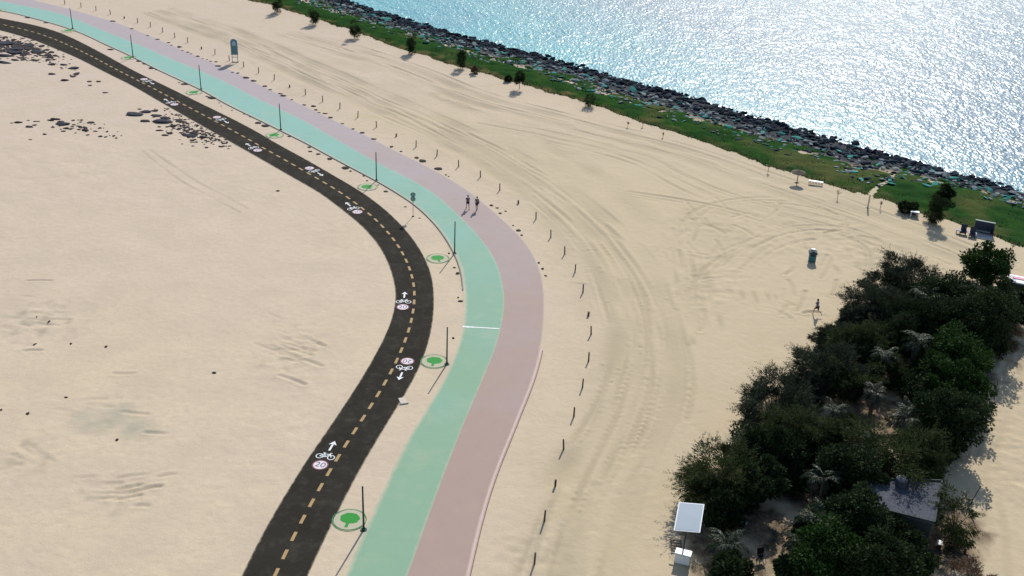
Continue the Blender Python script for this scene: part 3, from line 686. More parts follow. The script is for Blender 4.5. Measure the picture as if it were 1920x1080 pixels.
for w0, (cx, cy, rx, ry, n_, sl) in enumerate(((25,90,60,22,95,.15),(80,100,55,20,28,.4),(345,240,45,22,55,.45),(395,255,45,16,26,.45),(150,238,70,14,22,.15))):
    for _ in range(int(n_*(3.6 if w0 != 4 else 2))):
        a_ = random.gauss(0, .5); b_ = random.gauss(0, .45); x_ = cx+rx*a_; y_ = cy+ry*b_+rx*a_*sl
        g = G(x_, y_)
        if np.hypot(cenR[:, 0]-g[0], cenR[:, 1]-g[1]).min() < 2.4: continue
        s_ = random.choice((2, 2.5, 3, 3.5, 5, 8) if w0 < 2 else (2, 2.5, 3, 3.5, 5)); px_stone(x_, y_, s_*1.3, s_*.8, gd, ld)

SQ.sort(key=lambda t: -t[0])
for t in SQ[:295]: put_rock(*t[1:])
VV, FF, off = [], [], 0
for t in SQ[295:]:
    me0 = random.choice(ROCKS); n = len(me0.vertices); co = np.empty(n*3, np.float32); me0.vertices.foreach_get('co', co)
    VV.append(co.reshape(-1, 3)*np.array(t[6:9])+np.array(t[3:6])); f = np.empty(len(me0.polygons)*3, np.int32); me0.polygons.foreach_get('vertices', f); FF.append(f.reshape(-1, 3)+off); off += n
tag(link('pebbles', mesh_np('pebbles', np.vstack(VV), np.vstack(FF)), M['stone']), 'tiny dark pebbles strewn over the rubble patches on the sand by the upper road', 'pebbles', gd, 'stuff')

# ------------------------------------------------------------------ rock revetment
random.seed(5)
xW = np.sort(wC[:, 0]); cand = []
x_lo = G(560, -25, WZ)[0]; x_hi = G(2000, 385, WZ)[0]
xx = x_lo-6
while xx < x_hi+6:
    a0, b0 = float(yR(xx)), float(yW(xx)); n_ = 17
    for k in range(n_):
        t = random.uniform(-.12, 1.08); 
        dens = 1 if t > .5 else .75
        if random.random() > dens: continue
        x_ = xx+random.uniform(-.7, .7); y_ = a0+(b0-a0)*t; cand.append((x_, y_, t))
    xx += .46
def vis(x_, y_):
    v = np.array([x_, y_, -1])-np.array([0, 0, CAMH]); d = v@FW; return 960+FPX*(v@RT)/d, 540-FPX*(v@UP)/d, d
inv = []
for (x_, y_, t) in cand:
    px, py, d = vis(x_, y_); s_ = (.20+.45*random.random()**2)*(1 if t > .55 else .72)
    key = ('rock' if random.random() < .78 else 'rock2') if t > .66 else random.choice(('rock', 'rock2', 'rock2', 'rock3', 'rock3', 'rock4' if random.random() < .75 else 'rock2'))
    inv.append([s_/d*(10 if (0 < px < 1920 and 0 < py < 1080) else .01), x_, y_, t, s_, key])
inv.sort(key=lambda r: -r[0])
gr = 'boulders of the shore revetment'
LBL = {'rock': 'dark wet boulder in the rock slope at the edge of the sea', 'rock2': 'mid grey boulder in the rock slope between grass and sea', 'rock3': 'pale dry boulder among the rocks between grass and sea', 'rock4': 'turquoise tinted boulder among the rocks between grass and sea'}
rest = {k: [] for k in LBL}
for i, (sc, x_, y_, t, s_, key) in enumerate(inv):
    z = gz(x_, y_)+s_*.22+(.16 if key in ('rock3', 'rock4') and t < .6 else 0)
    fl = random.uniform(.55, 1.0)*(.5 if key in ('rock3', 'rock4') else 1); wd = (1.7 if key == 'rock4' else 1.2)
    if i < 295: put_rock('boulder', key, x_, y_, z, s_*wd, s_, s_*fl, random.uniform(0, 6.3), LBL[key], 'boulder', gr, .45)
    else: rest[key].append((x_, y_, z, s_*wd, s_, s_*fl))
VV, FF, MI = [], [], []; off = 0; keys = list(rest)
for ki, key in enumerate(keys):
    for (x_, y_, z, a_, b_, c_) in rest[key]:
        me0 = random.choice(ROCKS); n = len(me0.vertices); co = np.empty(n*3, np.float32); me0.vertices.foreach_get('co', co); co = co.reshape(-1, 3)*np.array([a_, b_, c_])
        rz = random.uniform(0, 6.3); tx_ = random.uniform(-.45, .45); c, s_ = math.cos(rz), math.sin(rz)
        Rm = np.array([[c, -s_, 0], [s_, c, 0], [0, 0, 1]])@np.array([[1, 0, 0], [0, math.cos(tx_), -math.sin(tx_)], [0, math.sin(tx_), math.cos(tx_)]])
        VV.append(co@Rm.T+np.array([x_, y_, z])); f = np.empty(len(me0.polygons)*3, np.int32); me0.polygons.foreach_get('vertices', f)
        FF.append(f.reshape(-1, 3)+off); MI.append(np.full(len(me0.polygons), ki, np.int32)); off += n
me = mesh_np('boulder_heap', np.vstack(VV), np.vstack(FF))
for key in keys: me.materials.append(M[key])
me.polygons.foreach_set('material_index', np.concatenate(MI))
tag(link('boulder_heap', me), 'far mass of dark boulders lining the shore at the edge of the sea', 'boulders', gr, 'stuff')

# ------------------------------------------------------------------ grass strip
gx = np.arange(G(300, -40)[0]-20, G(2100, 500)[0]+5, .35); nc = 60; rowsV = []; dry = []
for x_ in gx: pass
A0 = yG(gx)+1.3*vnoise(gx, gx*0+3, 2.2, 91)+1.2*vnoise(gx, gx*0+9, .8, 92)
B0 = yR(gx)+(yW(gx)-yR(gx))*(.42+.5*vnoise(gx, gx*0, 6, 93))
# right of the gap the sward runs up to the boulders
u = np.linspace(0, 1, nc)
GX = np.repeat(gx[:, None], nc, 1); GY = A0[:, None]*(1-u)+B0[:, None]*u
hz = base_h(GX.ravel(), GY.ravel()).reshape(GX.shape)
lift = .07+.30*np.clip(u*8, 0, 1)*np.clip((1-u)*5, .0, 1)*(vnoise(GX, GY, 1.2, 94)+.5)+.06*vnoise(GX, GY, .5, 95)
trail = GP([(1628,372),(1640,358),(1650,350),(1662,342),(1672,332),(1680,322)])
dtr = dist_poly(GX, GY, trail)
GZ = hz+lift*np.clip(u*14, 0, 1)-.02*(u < .01)
tgap = (GY-yR(GX))/np.maximum(yW(GX)-yR(GX), 1)
gaps = ((vnoise(GX, GY, 2.6, 96)+.5*vnoise(GX, GY, 1.0, 97) > .12-.35*np.clip(tgap, 0, 1)) & (tgap > .02)) | ((vnoise(GX, GY, 1.1, 196)+.6*vnoise(GX, GY, .5, 197) > .30+.28*(GY-A0[:, None])) & (GY-A0[:, None] < 1.6))
GZ = np.where(gaps, hz-.35, GZ); GZ = np.where(dtr < .38, hz-.08, GZ)
I = np.arange(GX.size).reshape(GX.shape)
F = np.stack([I[:-1, :-1].ravel(), I[1:, :-1].ravel(), I[1:, 1:].ravel(), I[:-1, 1:].ravel()], 1)
V = np.stack([GX.ravel(), GY.ravel(), GZ.ravel()], 1)
dryv = np.clip(1-(GY-A0[:, None])/2.6-.1+1.5*vnoise(GX, GY, 1.5, 98), 0, .9)*(np.clip((G(1200, 230)[0]-GX)/20+.6, .5, 1))+.5*np.clip(vnoise(GX, GY, 4, 99)*3-.4, 0, 1)
# grass tufts
nt_ = 22000; tx_ = RNG.uniform(gx[0], gx[-1], nt_); uu = RNG.random(nt_)
ta = np.interp(tx_, gx, A0); tb = np.interp(tx_, gx, B0); ty = ta+(tb-ta)*uu
tgp = (ty-yR(tx_))/np.maximum(yW(tx_)-yR(tx_), 1)
okk = ~(((vnoise(tx_, ty, 2.6, 96)+.5*vnoise(tx_, ty, 1.0, 97)) > .12-.35*np.clip(tgp, 0, 1)) & (tgp > .02)) & (dist_poly(tx_, ty, trail) > .5)
tx_, ty = tx_[okk], ty[okk]; tz = base_h(tx_, ty); nb_ = len(tx_)
an = RNG.uniform(0, 6.28, nb_); hh = RNG.uniform(.02, .16, nb_); ww = RNG.uniform(.05, .12, nb_)
P0 = np.stack([tx_-ww*np.cos(an), ty-ww*np.sin(an), tz], 1); P1 = np.stack([tx_+ww*np.cos(an), ty+ww*np.sin(an), tz], 1)
lx, ly = RNG.normal(0, .10, nb_), RNG.normal(0, .10, nb_)
P2 = np.stack([tx_+lx+ww*.3, ty+ly, tz+.12+hh], 1); P3 = np.stack([tx_+lx-ww*.3, ty+ly, tz+.12+hh*.9], 1)
tv = np.stack([P0, P1, P2, P3], 1).reshape(-1, 3); tf = np.arange(nb_*4).reshape(-1, 4)+len(V)
me = mesh_np('grass', np.vstack([V, tv]), np.vstack([F, tf]), True)
attr(me, 'dry', np.r_[dryv.ravel(), np.repeat(RNG.random(nb_)**3*.5, 4)])
tag(link('grass', me, M['grass']), 'band of green grass and ground cover between the sand and the shore boulders', 'grass', kind='stuff')

# ------------------------------------------------------------------ vegetation
def quads(P, D, Lg, Wd, rg, droop=0.0):
    """leaf quads at P along D"""
    n = len(P); D = D/(np.linalg.norm(D, axis=1)[:, None]+1e-9)
    r = rg.normal(size=(n, 3)); s_ = np.cross(D, r); s_ /= np.linalg.norm(s_, axis=1)[:, None]+1e-9
    L = np.asarray(Lg)[:, None]; W = np.asarray(Wd)[:, None]
    mid = P+D*L*.5; mid[:, 2] -= droop*L[:, 0]*.1
    tip = P+D*L; tip[:, 2] -= droop*L[:, 0]*.45
    V = np.stack([P, mid+s_*W*.5, tip, mid-s_*W*.5], 1).reshape(-1, 3)
    return V
def foliage(kind, r, rz, rg, dens=1.0):
    """crown mesh centred on the origin"""
    nl = int({'feather': 66, 'leafy': 52, 'olive': 60, 'dense': 64, 'sparse': 26, 'column': 18}[kind]*(1 if kind == 'column' else max(.6, min(1.5, r/2.4))))
    d = rg.normal(size=(nl, 3)); d /= np.linalg.norm(d, axis=1)[:, None]; d[:, 2] = d[:, 2]*.95
    rad = rg.uniform(.35, .95, nl)**.7
    asym = 1+.28*np.sin(np.arctan2(d[:, 1], d[:, 0])*rg.integers(2, 4)+rg.uniform(0, 6))
    LC = d*rad[:, None]*asym[:, None]*np.array([r, r, rz])
    VV = []
    per = int({'feather': 210, 'leafy': 250, 'olive': 230, 'dense': 260, 'sparse': 110, 'column': 150}[kind]*dens)
    for c in LC:
        lr = r*(rg.uniform(.5, .8) if kind == 'column' else rg.uniform(.14, .32))*(1.25 if kind in ('dense', 'leafy') else 1)
        out = c/np.array([r, r, rz]); out = out/(np.linalg.norm(out)+1e-6)
        k = rg.normal(size=(per, 3)); k /= np.linalg.norm(k, axis=1)[:, None]
        rr_ = rg.random(per)**.4*lr; P = c+k*rr_[:, None]*np.array([1, 1, .7])
        if kind in ('feather', 'sparse', 'column'):
            D = out*.8+k*.8+np.array([0, 0, .25]); Lg = rg.uniform(.16, .5, per); Wd = rg.uniform(.025, .06, per)*1.4; VV.append(quads(P, D, Lg, Wd, rg, .6))
        elif kind == 'olive':
            D = out*.5+k; Lg = rg.uniform(.12, .34, per); Wd = rg.uniform(.05, .1, per); VV.append(quads(P, D, Lg, Wd, rg, .3))
        else:
            D = k+rg.normal(size=(per, 3))*.5; Lg = rg.uniform(.12, .26, per)*1.2; Wd = Lg*rg.uniform(.5, .8, per); VV.append(quads(P, D, Lg, Wd, rg))
        if kind in ('feather', 'sparse', 'olive'):   # long whippy shoots past the outline
            m_ = 6; tw = np.repeat(out[None], m_, 0)+rg.normal(size=(m_, 3))*.45; tw[:, 2] = np.abs(tw[:, 2])*.6+.1
            for q in tw:
                q = q/np.linalg.norm(q); Ls = r*rg.uniform(.18, .50); tt = rg.random(26)*Ls
                P = c+out*lr*.6+q*tt[:, None]; P[:, 2] -= (tt/Ls)**2*.22; P += rg.normal(size=P.shape)*.035
                VV.append(quads(P, q+rg.normal(size=P.shape)*.7, rg.uniform(.08, .2, 26), rg.uniform(.03, .05, 26), rg, .4))
    V = np.vstack(VV); return V, LC
def limb_mesh(base, tips, h0, r0, rg):
    bm = bmesh.new(); fork = Vector((0, 0, h0)); n = max(2, int(h0/.6)); p = Vector((0, 0, -.2)); lean = Vector((rg.normal()*.12, rg.normal()*.12, 0))
    prev_r = r0
    for k in range(n):
        q = Vector((0, 0, -.2)).lerp(fork, (k+1)/n)+lean*(k+1)/n; rod(bm, p, q, prev_r, prev_r*.92, 8); p = q; prev_r *= .92
    for t in tips:
        t = Vector(t); mid = p.lerp(t, .5)+Vector((rg.normal()*.15, rg.normal()*.15, .15)); rod(bm, p, mid, prev_r*.5, prev_r*.32, 6); rod(bm, mid, t, prev_r*.32, prev_r*.1, 5)
    return bm_mesh('trunk', bm)
TI = [0]
def tree(px, py, rpx, kind, label, name='tree', cat='tree', h=None, squash=.8, m='leaf_feather', group='trees and shrubs of the grove', dens=1.0, ry=1.0):
    """px,py = centre of the crown in the photo, rpx its radius in photo pixels"""
    TI[0] += 1; rg = np.random.default_rng(500+TI[0])
    big = 1.13 if group.startswith('trees and') else 1.0; r = rpx*big/ppm(px, py); rz = r*squash; h = h if h is not None else r*.9+rz
    rz = max(rz, h*.46); zc = max(h-rz, rz*.55); c = G(px, py, zc); z0 = gz(c[0], c[1])
    e = empty(name, (c[0], c[1], z0), 0, label, cat, group)
    V, LC = foliage(kind, r, rz, rg, dens); V = V+np.array([0, 0, zc-z0]); V[:, 2] = np.maximum(V[:, 2], .03)
    link('crown', mesh_np('crown', V, np.arange(len(V)).reshape(-1, 4)), M[m], e)
    tips = (LC+np.array([0, 0, zc-z0]))[rg.permutation(len(LC))[:9]]
    link('trunk', limb_mesh(None, tips, max(.25, (zc-z0)*.45), max(.05, r*.055), rg), M['bark'], e)
    return e
def palm(px, py, rpx, label, trunk_h=2.2, nf=20, m='leaf_palm', group='trees and shrubs of the grove', low=0):
    TI[0] += 1; rg = np.random.default_rng(900+TI[0]); r = rpx/ppm(px, py); c = G(px, py, trunk_h)
    e = empty('palm_tree', (c[0], c[1], gz(c[0], c[1])), 0, label, 'palm', group)
    bm = bmesh.new(); n = max(3, int(trunk_h/.3))
    for k in range(n): rod(bm, (0, 0, -.2+(trunk_h+.2)*k/n), (0, 0, -.2+(trunk_h+.2)*(k+1)/n), .19-.04*k/n, .15-.04*k/n, 8)
    link('trunk', bm_mesh('trunk', bm), M['bark'], e)
    for f in range(nf):
        a = f*2.39996; el = R_(rg.uniform(5, 78)-low); L = r*rg.uniform(.85, 1.15); st = 26; VV = []; p = np.array([0, 0, trunk_h]); d = np.array([math.cos(a)*math.cos(el), math.sin(a)*math.cos(el), math.sin(el)])
        pts = []
        for k in range(st):
            pts.append(p.copy()); p = p+d*L/st; d = d+np.array([0, 0, -.055-.01*k*.2]); d /= np.linalg.norm(d)
        pts = np.array(pts); Tn = np.gradient(pts, axis=0); Tn /= np.linalg.norm(Tn, axis=1)[:, None]
        side = np.cross(Tn, [0, 0, 1]); side /= np.linalg.norm(side, axis=1)[:, None]+1e-6
        for sgn in (-1, 1):
            for rep in (0, .5):
                kk = np.arange(3, st-1); P = pts[kk]+(pts[np.minimum(kk+1, st-1)]-pts[kk])*rep
                D = side[kk]*sgn*.8+Tn[kk]*.65+np.array([0, 0, -.12])+rg.normal(size=(len(kk), 3))*.06
                Lf = L*.20*np.sin(np.pi*(kk/st)**.7)+.08
                VV.append(quads(P, D, Lf, np.full(len(kk), .045), rg, .5))
        rb = quads(pts[:-1], pts[1:]-pts[:-1], np.full(st-1, L/st*1.3), np.full(st-1, .05), rg); VV.append(rb)
        V = np.vstack(VV); link('frond', mesh_np('frond', V, np.arange(len(V)).reshape(-1, 4)), M[m], e)
    return e
# --- the grove, from the far end to the near end
tree(1853,488,36,'leafy','round bright topped green tree standing apart at the far end of the grove', h=5.2, m='leaf_green', squash=1.0)
tree(1712,522,46,'feather','grey green feathery tree, left top corner of the grove nearest the beach', h=4.0)
tree(1775,560,50,'dense','dark dense tree just below the round green one', h=5.0, m='leaf_dark')
tree(1868,570,34,'dense','dark tree behind the white cabin, right of the grove top', h=5.0, m='leaf_dark')
tree(1912,578,28,'leafy','dark green tree cut by the right edge of the photo', h=4.0, m='leaf_dark')
tree(1648,577,46,'feather','feathery tree right of the jogger, its shoots pointing left', h=4.0)
tree(1700,600,46,'olive','shaded olive tree between the feathery edge and the pale palms', h=4.5, m='leaf_dark')
tree(1825,605,62,'dense','largest dark tree at the right side of the grove', h=6.0, m='leaf_dark')
tree(1570,637,34,'feather','small feathery bush jutting left, just below the jogger', name='shrub', cat='shrub', h=2.6)
tree(1620,650,40,'olive','olive green tree behind the jutting feathery bush', h=4.0, m='leaf_olive')
tree(1895,632,20,'sparse','reddish brown dry shrub by the right edge of the photo', name='shrub', cat='shrub', h=2.4, m='leaf_dry', squash=1.5)
tree(1795,672,58,'leafy','bright green leafy tree at the right side, topmost of the two', h=5.5, m='leaf_green')
tree(1800,722,48,'leafy','bright green leafy tree bordering the pale track, lower of the two', h=5.0, m='leaf_green')
tree(1540,695,52,'feather','feathery tree with dark centre at the left middle edge of the grove', h=4.2)
tree(1590,715,38,'olive','small olive tree right of the dark centred feathery tree', h=3.8, m='leaf_olive')
tree(1780,785,52,'dense','dark tree throwing a shadow on the pale track at right', h=5.5, m='leaf_dark')
tree(1455,760,64,'feather','wide feathery tree at the left edge, middle of the three big ones', h=4.6)
tree(1500,812,52,'olive','dark olive tree below the wide feathery one', h=4.6, m='leaf_olive')
tree(1437,845,46,'dense','dark low tree wedged between two feathery ones on the left edge', h=4.0, m='leaf_dark')
tree(1350,895,66,'feather','big olive grey feathery tree above the pale panel, lowest on the left edge', h=4.6, m='leaf_olive')
tree(1418,905,36,'dense','dark tree over the narrow white bench', h=4.4, m='leaf_dark')
tree(1676,866,66,'olive','olive tree spreading over the top of the grey roof', h=5.2, m='leaf_olive')
tree(1590,880,48,'leafy','dark green tree left of the grey roof', h=5.0, m='leaf_dark')
tree(1730,868,30,'olive','olive tree at the top right corner of the grey roof', h=4.6, m='leaf_olive')
tree(1600,975,56,'leafy','green tree below left of the grey roof', h=5.2, m='leaf_dark')
tree(1560,1045,60,'leafy','mid green tree at the bottom edge, centre of the grove', h=5.0, m='leaf_green')
tree(1640,1062,56,'dense','big dark tree at the bottom edge under the grey roof', h=5.5, m='leaf_dark')
tree(1797,968,42,'sparse','thin branched brown green tree right of the grey roof', h=4.0, m='leaf_olive', dens=1.3)
tree(1822,1092,36,'sparse','grey brown shrub at the bottom edge below the wooden table', name='shrub', cat='shrub', h=2.6, m='leaf_dry', dens=1.3)
tree(1372,1078,36,'dense','dark low tree at the bottom edge right of the white cabinet', h=3.6, m='leaf_dark')
tree(1482,1078,24,'leafy','small dark tree at the bottom edge right of the black chair', h=3.0, m='leaf_dark')
palm(1660,668,32,'pale palm in the shaded middle of the grove, upper of the two', 2.6, 18, 'frond_pale')
palm(1738,560,38,'palm with shining fronds under the top dark trees', 3.4, 18)
palm(1722,640,40,'palm left of the upper bright green tree', 3.0, 18)
palm(1640,738,30,'palm with pale fronds over the dry clearing', 2.4, 18, 'frond_pale')
palm(1700,785,40,'broad pale palm left of the dark tree by the track', 2.4, 20, 'frond_pale')
palm(1565,770,36,'green palm at the left of the dry clearing', 2.4, 16)
palm(1545,900,44,'palm above the dry orange ground', 2.6, 18)
palm(1362,1022,48,'low dark green palm right of the pale panel post', 1.6, 18)
palm(1500,1020,42,'palm beside the black chair', 2.0, 16)
palm(1535,985,50,'bright green palm left of the dark bottom trees', 3.0, 20)
palm(1575,1010,42,'palm half hidden under the bottom green tree', 2.4, 16)
for i, (px, py, rp, kd, mm, lb_) in enumerate([
    (1665,540,34,'feather','leaf_feather','small feathery tree at the very top left tip of the grove'),
    (1600,600,26,'feather','leaf_feather','small feathery shrub between jogger and grove'),
    (1680,640,40,'olive','leaf_dark','shaded tree left of the topmost bright green one'),
    (1745,690,36,'dense','leaf_dark','dark shrub at the left foot of the bright green trees'),
    (1735,735,38,'leafy','leaf_dark','dark leafy tree right of the dry clearing'),
    (1500,735,36,'feather','leaf_feather','feathery shrub at the left between two wide trees'),
    (1400,870,40,'olive','leaf_olive','olive shrub between the big left trees'),
    (1750,830,40,'dense','leaf_dark','dark tree at the right edge above the roof'),
    (1545,840,40,'dense','leaf_dark','dark tree in the centre of the grove'),
    (1465,880,38,'dense','leaf_dark','dark tree up and right of the narrow white bench'),
    (1740,590,44,'dense','leaf_dark','dark tree in the upper middle of the grove'),
    (1660,700,34,'olive','leaf_olive','olive tree above the dry clearing'),
    (1610,665,36,'dense','leaf_dark','dark tree under the jutting bush'),
    (1690,1030,46,'dense','leaf_dark','dark tree hiding the front of the hut'),
    (1585,800,26,'olive','leaf_olive','small olive shrub in the dry clearing'),
    (1715,800,34,'olive','leaf_dark','dark shrub above the hut'),
    (1530,1000,34,'dense','leaf_dark','dark shrub between the bottom palms'),
    (1450,830,34,'olive','leaf_olive','olive shrub in the lower left of the grove'),
    (1635,985,44,'dense','leaf_dark','dark tree at the lower left corner of the roof'),
    (1600,925,44,'dense','leaf_dark','dark tree touching the left side of the grey roof'),
    (1345,950,40,'dense','leaf_dark','dark shrub right behind the pale tilted panel'),
    (1600,1075,50,'dense','leaf_dark','dark tree cut by the bottom edge, centre of the grove'),
    ]):
    tree(px, py, rp, kd, lb_, m=mm, h=rp/ppm(px, py)*1.7)
# --- along the shore
CT = [(520,12),(590,33),(665,58),(773,86),(865,113),(975,150)]
cw = ['first from the top left', 'second from the top left', 'third from the top left', 'fourth from the top left', 'fifth from the top left', 'sixth and biggest']
for (px, py), wd in zip(CT, cw):
    tree(px, py-4, 6.8, 'column', 'slim dark columnar young tree at the grass edge, '+wd, name='young_tree', h=3.3, squash=2.2, m='leaf_dark', group='young trees along the shore grass', dens=.8)
tree(1105,186,9,'column','small thin tree at the sand edge where the turquoise rocks begin', name='young_tree', h=2.3, squash=1.4, m='leaf_dark', group='young trees along the shore grass', dens=.35)
tree(890,131,6,'sparse','tiny shrub between the last two slim dark trees', name='shrub', cat='shrub', h=1.2, m='leaf_dry', group='young trees along the shore grass')
tree(952,147,4,'sparse','tiny dark shrub left of the biggest slim tree', name='shrub', cat='shrub', h=1.0, m='leaf_dark', group='young trees along the shore grass')
tree(1754,393,12,'column','dark pointed conifer standing at the grass edge left of the dark shelter', name='conifer', h=3.4, squash=2.1, m='leaf_dark', group='young trees along the shore grass', dens=1.6)
tree(1772,362,15,'dense','dark shrub on the grass behind the pointed conifer', name='shrub', cat='shrub', h=2.4, m='leaf_dark', group='young trees along the shore grass', dens=.6)
tree(1702,389,15,'dense','low dark shrub behind the small white table', name='shrub', cat='shrub', h=1.1, m='leaf_dark', group='young trees along the shore grass', squash=.5, dens=.5)
SAP = [(1177,238,1.1),(1205,238,1.2),(1243,258,1.0),(1440,322,1.7),(1570,372,1.6),(1650,392,1.5),(1696,404,1.2),(1896,474,1.9)]
sw = ['first from the left, at the grass edge', 'second from the left, at the grass edge', 'third from the left, at the grass edge', 'alone left of the thatched parasol', 'right of the low white bench', 'right of the cream post', 'just left of the small white table', 'at the right, above the round green tree']
for (px, py, h), wd in zip(SAP, sw):
    g = G(px, py); e = empty('sapling', (g[0], g[1], gz(g[0], g[1])), 0, 'bare reddish sapling, '+wd, 'sapling', 'bare saplings along the shore sand')
    rg = np.random.default_rng(int(px))
    part('trunk', lambda bm: rod(bm, (0, 0, -.1), (.03, 0, h*.75), .035, .02, 6), M['bark'], e)
    V = []
    for k in range(9):
        dd = np.array([rg.normal()*.5, rg.normal()*.5, 1.0]); P = np.array([0, 0, h*.35])+dd*np.linspace(0, .45, 10)[:, None]*h*.5; P += rg.normal(size=P.shape)*.03
        V.append(quads(P, dd+rg.normal(size=P.shape)*.6, rg.uniform(.10, .2, 10), rg.uniform(.03, .06, 10), rg))
    V = np.vstack(V); link('crown', mesh_np('crown', V, np.arange(len(V)).reshape(-1, 4)), M['leaf_dry'], e)

# ------------------------------------------------------------------ furniture, signs, buildings
def facing(px, py):                     # heading that looks back at the camera
    g = G(px, py); return math.atan2(-g[1], -g[0])+math.pi/2   # local -Y faces the camera
def at_g(px, py): g = G(px, py); return (g[0], g[1], gz(g[0], g[1]))
# tall information totem
e = empty('totem_sign', at_g(441, 117), R_(6), 'tall teal information board with arched top between the wooden posts', 'sign')
def arch(bm, w_, z0, z1, y, th):
    pts = [(-w_/2, z0), (w_/2, z0)]+[(w_/2*math.cos(a), z1-w_/2+w_/2*math.sin(a)) for a in np.linspace(0, math.pi, 14)]
    f = bm.faces.new([bm.verts.new((x, y, z)) for x, z in pts]); r = bmesh.ops.extrude_face_region(bm, geom=[f])
    bmesh.ops.translate(bm, verts=[v for v in r['geom'] if isinstance(v, bmesh.types.BMVert)], vec=(0, th, 0)); bmesh.ops.recalc_face_normals(bm, faces=bm.faces)
part('frame', lambda bm: arch(bm, 1.25, 1.35, 4.25, 0, .12), mat('sign_frame', (.30, .33, .38), .5), e)
part('board', lambda bm: arch(bm, 1.02, 1.5, 4.12, -.02, .16), mat('sign_teal', (.09, .19, .20), .5), e)
part('upper_panel', lambda bm: arch(bm, .62, 3.0, 3.85, -.035, .01), mat('pale_blue_print', (.30, .42, .50), .5), e)
for sx_ in (-1, 1): part('leg', lambda bm: rod(bm, (sx_*.48, .05, -.1), (sx_*.48, .05, 1.4), .06, .06, 8), M['grey_metal'], e)
part('crossbar', lambda bm: box(bm, (0, .05, .95), (.95, .05, .12)), M['grey_metal'], e)
part('base_plate', lambda bm: box(bm, (0, .05, .03), (1.2, .4, .1)), M['dark_metal'], e)
e.scale = (.92, .92, .92)
# road sign seen from behind, two round plates
e = empty('road_sign', at_g(774.5, 406), R_(3), 'grey post with two round sign plates on the sand beside the green path', 'road sign')
part('post', lambda bm: rod(bm, (0, 0, -.1), (0, 0, 3.0), .035, .035, 8), M['grey_metal'], e)
for z_ in (2.72, 2.2):
    pl = part('sign_plate', lambda bm: rod(bm, (0, -.05, z_), (0, -.075, z_), .29, .29, 24), mat('sign_back', (.10, .18, .15), .5), e)
    part('plate_face', lambda bm: rod(bm, (0, -.0765, z_), (0, -.079, z_), .20, .20, 24), mat('sign_inner', (.20, .33, .28), .5), pl)
part('footing', lambda bm: ball(bm, (0, 0, 0), (.16, .16, .08), 2, .1), M['stone'], e)
# teal bin house on open sand
e = empty('litter_bin', at_g(1522, 490), R_(-8), 'small teal box with dark peaked hood alone on the churned sand', 'litter bin')
part('body', lambda bm: box(bm, (0, 0, .62), (.78, .62, 1.15), bevel=.03), M['teal'], e)
def hood(bm):
    pts = [(-.5, 0), (.5, 0), (.46, .14), (0, .44), (-.46, .14)]
    f = bm.faces.new([bm.verts.new((x, -.42, 1.18+z)) for x, z in pts]); r = bmesh.ops.extrude_face_region(bm, geom=[f])
    bmesh.ops.translate(bm, verts=[v for v in r['geom'] if isinstance(v, bmesh.types.BMVert)], vec=(0, .84, 0)); bmesh.ops.recalc_face_normals(bm, faces=bm.faces)
part('hood', hood, M['teal_dark'], e)
part('opening', lambda bm: box(bm, (0, -.315, .95), (.5, .03, .26)), M['dark_metal'], e)
part('cap', lambda bm: box(bm, (-.02, .2, 1.64), (.42, .34, .06), bevel=.02), M['white'], e)
for sx_ in (-.3, .3): part('leg', lambda bm: box(bm, (sx_, 0, .02), (.1, .5, .12)), M['dark_metal'], e)
e.scale = (.95, .95, .84)
# thatched parasol
e = empty('parasol', at_g(1494, 343), 0, 'dark thatched parasol on a post at the grass edge', 'parasol')
part('post', lambda bm: rod(bm, (0, 0, -.1), (0, 0, 1.75), .07, .06, 8), M['wood_light'], e)
def thatch(bm):
    n = 28; top = bm.verts.new((0, 0, 2.05)); ring = [bm.verts.new(((.98+.12*random.random())*math.cos(2*math.pi*i/n), (.98+.12*random.random())*math.sin(2*math.pi*i/n), 1.55+.1*random.random())) for i in range(n)]
    low = [bm.verts.new((v.co.x*.93, v.co.y*.93, v.co.z-.12)) for v in ring]; c = bm.verts.new((0, 0, 1.7))
    for i in range(n):
        j = (i+1) % n; bm.faces.new((top, ring[i], ring[j])); bm.faces.new((ring[i], low[i], low[j], ring[j])); bm.faces.new((low[i], c, low[j]))
    bmesh.ops.recalc_face_normals(bm, faces=bm.faces)
part('canopy', thatch, M['straw'], e)
part('footing', lambda bm: ball(bm, (0, 0, 0), (.4, .3, .08), 2, .08), M['stone'], e)
e.scale = (.85, .85, .9)
# long low white bench on dark frames
e = empty('bench', at_g(1529, 347), R_(-17), 'long low white bench on dark frames right of the thatched parasol', 'bench')
part('seat', lambda bm: box(bm, (0, .12, .5), (2.1, .5, .08), bevel=.02), M['white'], e)
for k in range(5):
    def fr(bm, k=k):
        x_ = -.88+.44*k
        box(bm, (x_-.12, -.02, .24), (.06, .08, .44)); box(bm, (x_+.12, -.02, .24), (.06, .08, .44)); box(bm, (x_, -.02, .43), (.18, .08, .06)); box(bm, (x_, -.02, .2), (.18, .08, .06))
    part('leg', fr, M['dark_metal'], e)
e.scale = (.85, .85, .85)
# cream post
e = empty('shower_post', at_g(1627, 389), 0, 'cream upright post on a dark base where the footpath leaves the grass', 'post')
part('post', lambda bm: box(bm, (0, 0, .85), (.16, .16, 1.75), bevel=.02), mat('cream_paint', (.55, .48, .36), .7), e)
part('base_plate', lambda bm: rod(bm, (0, 0, -.03), (0, 0, .07), .26, .24, 14), M['dark_metal'], e)
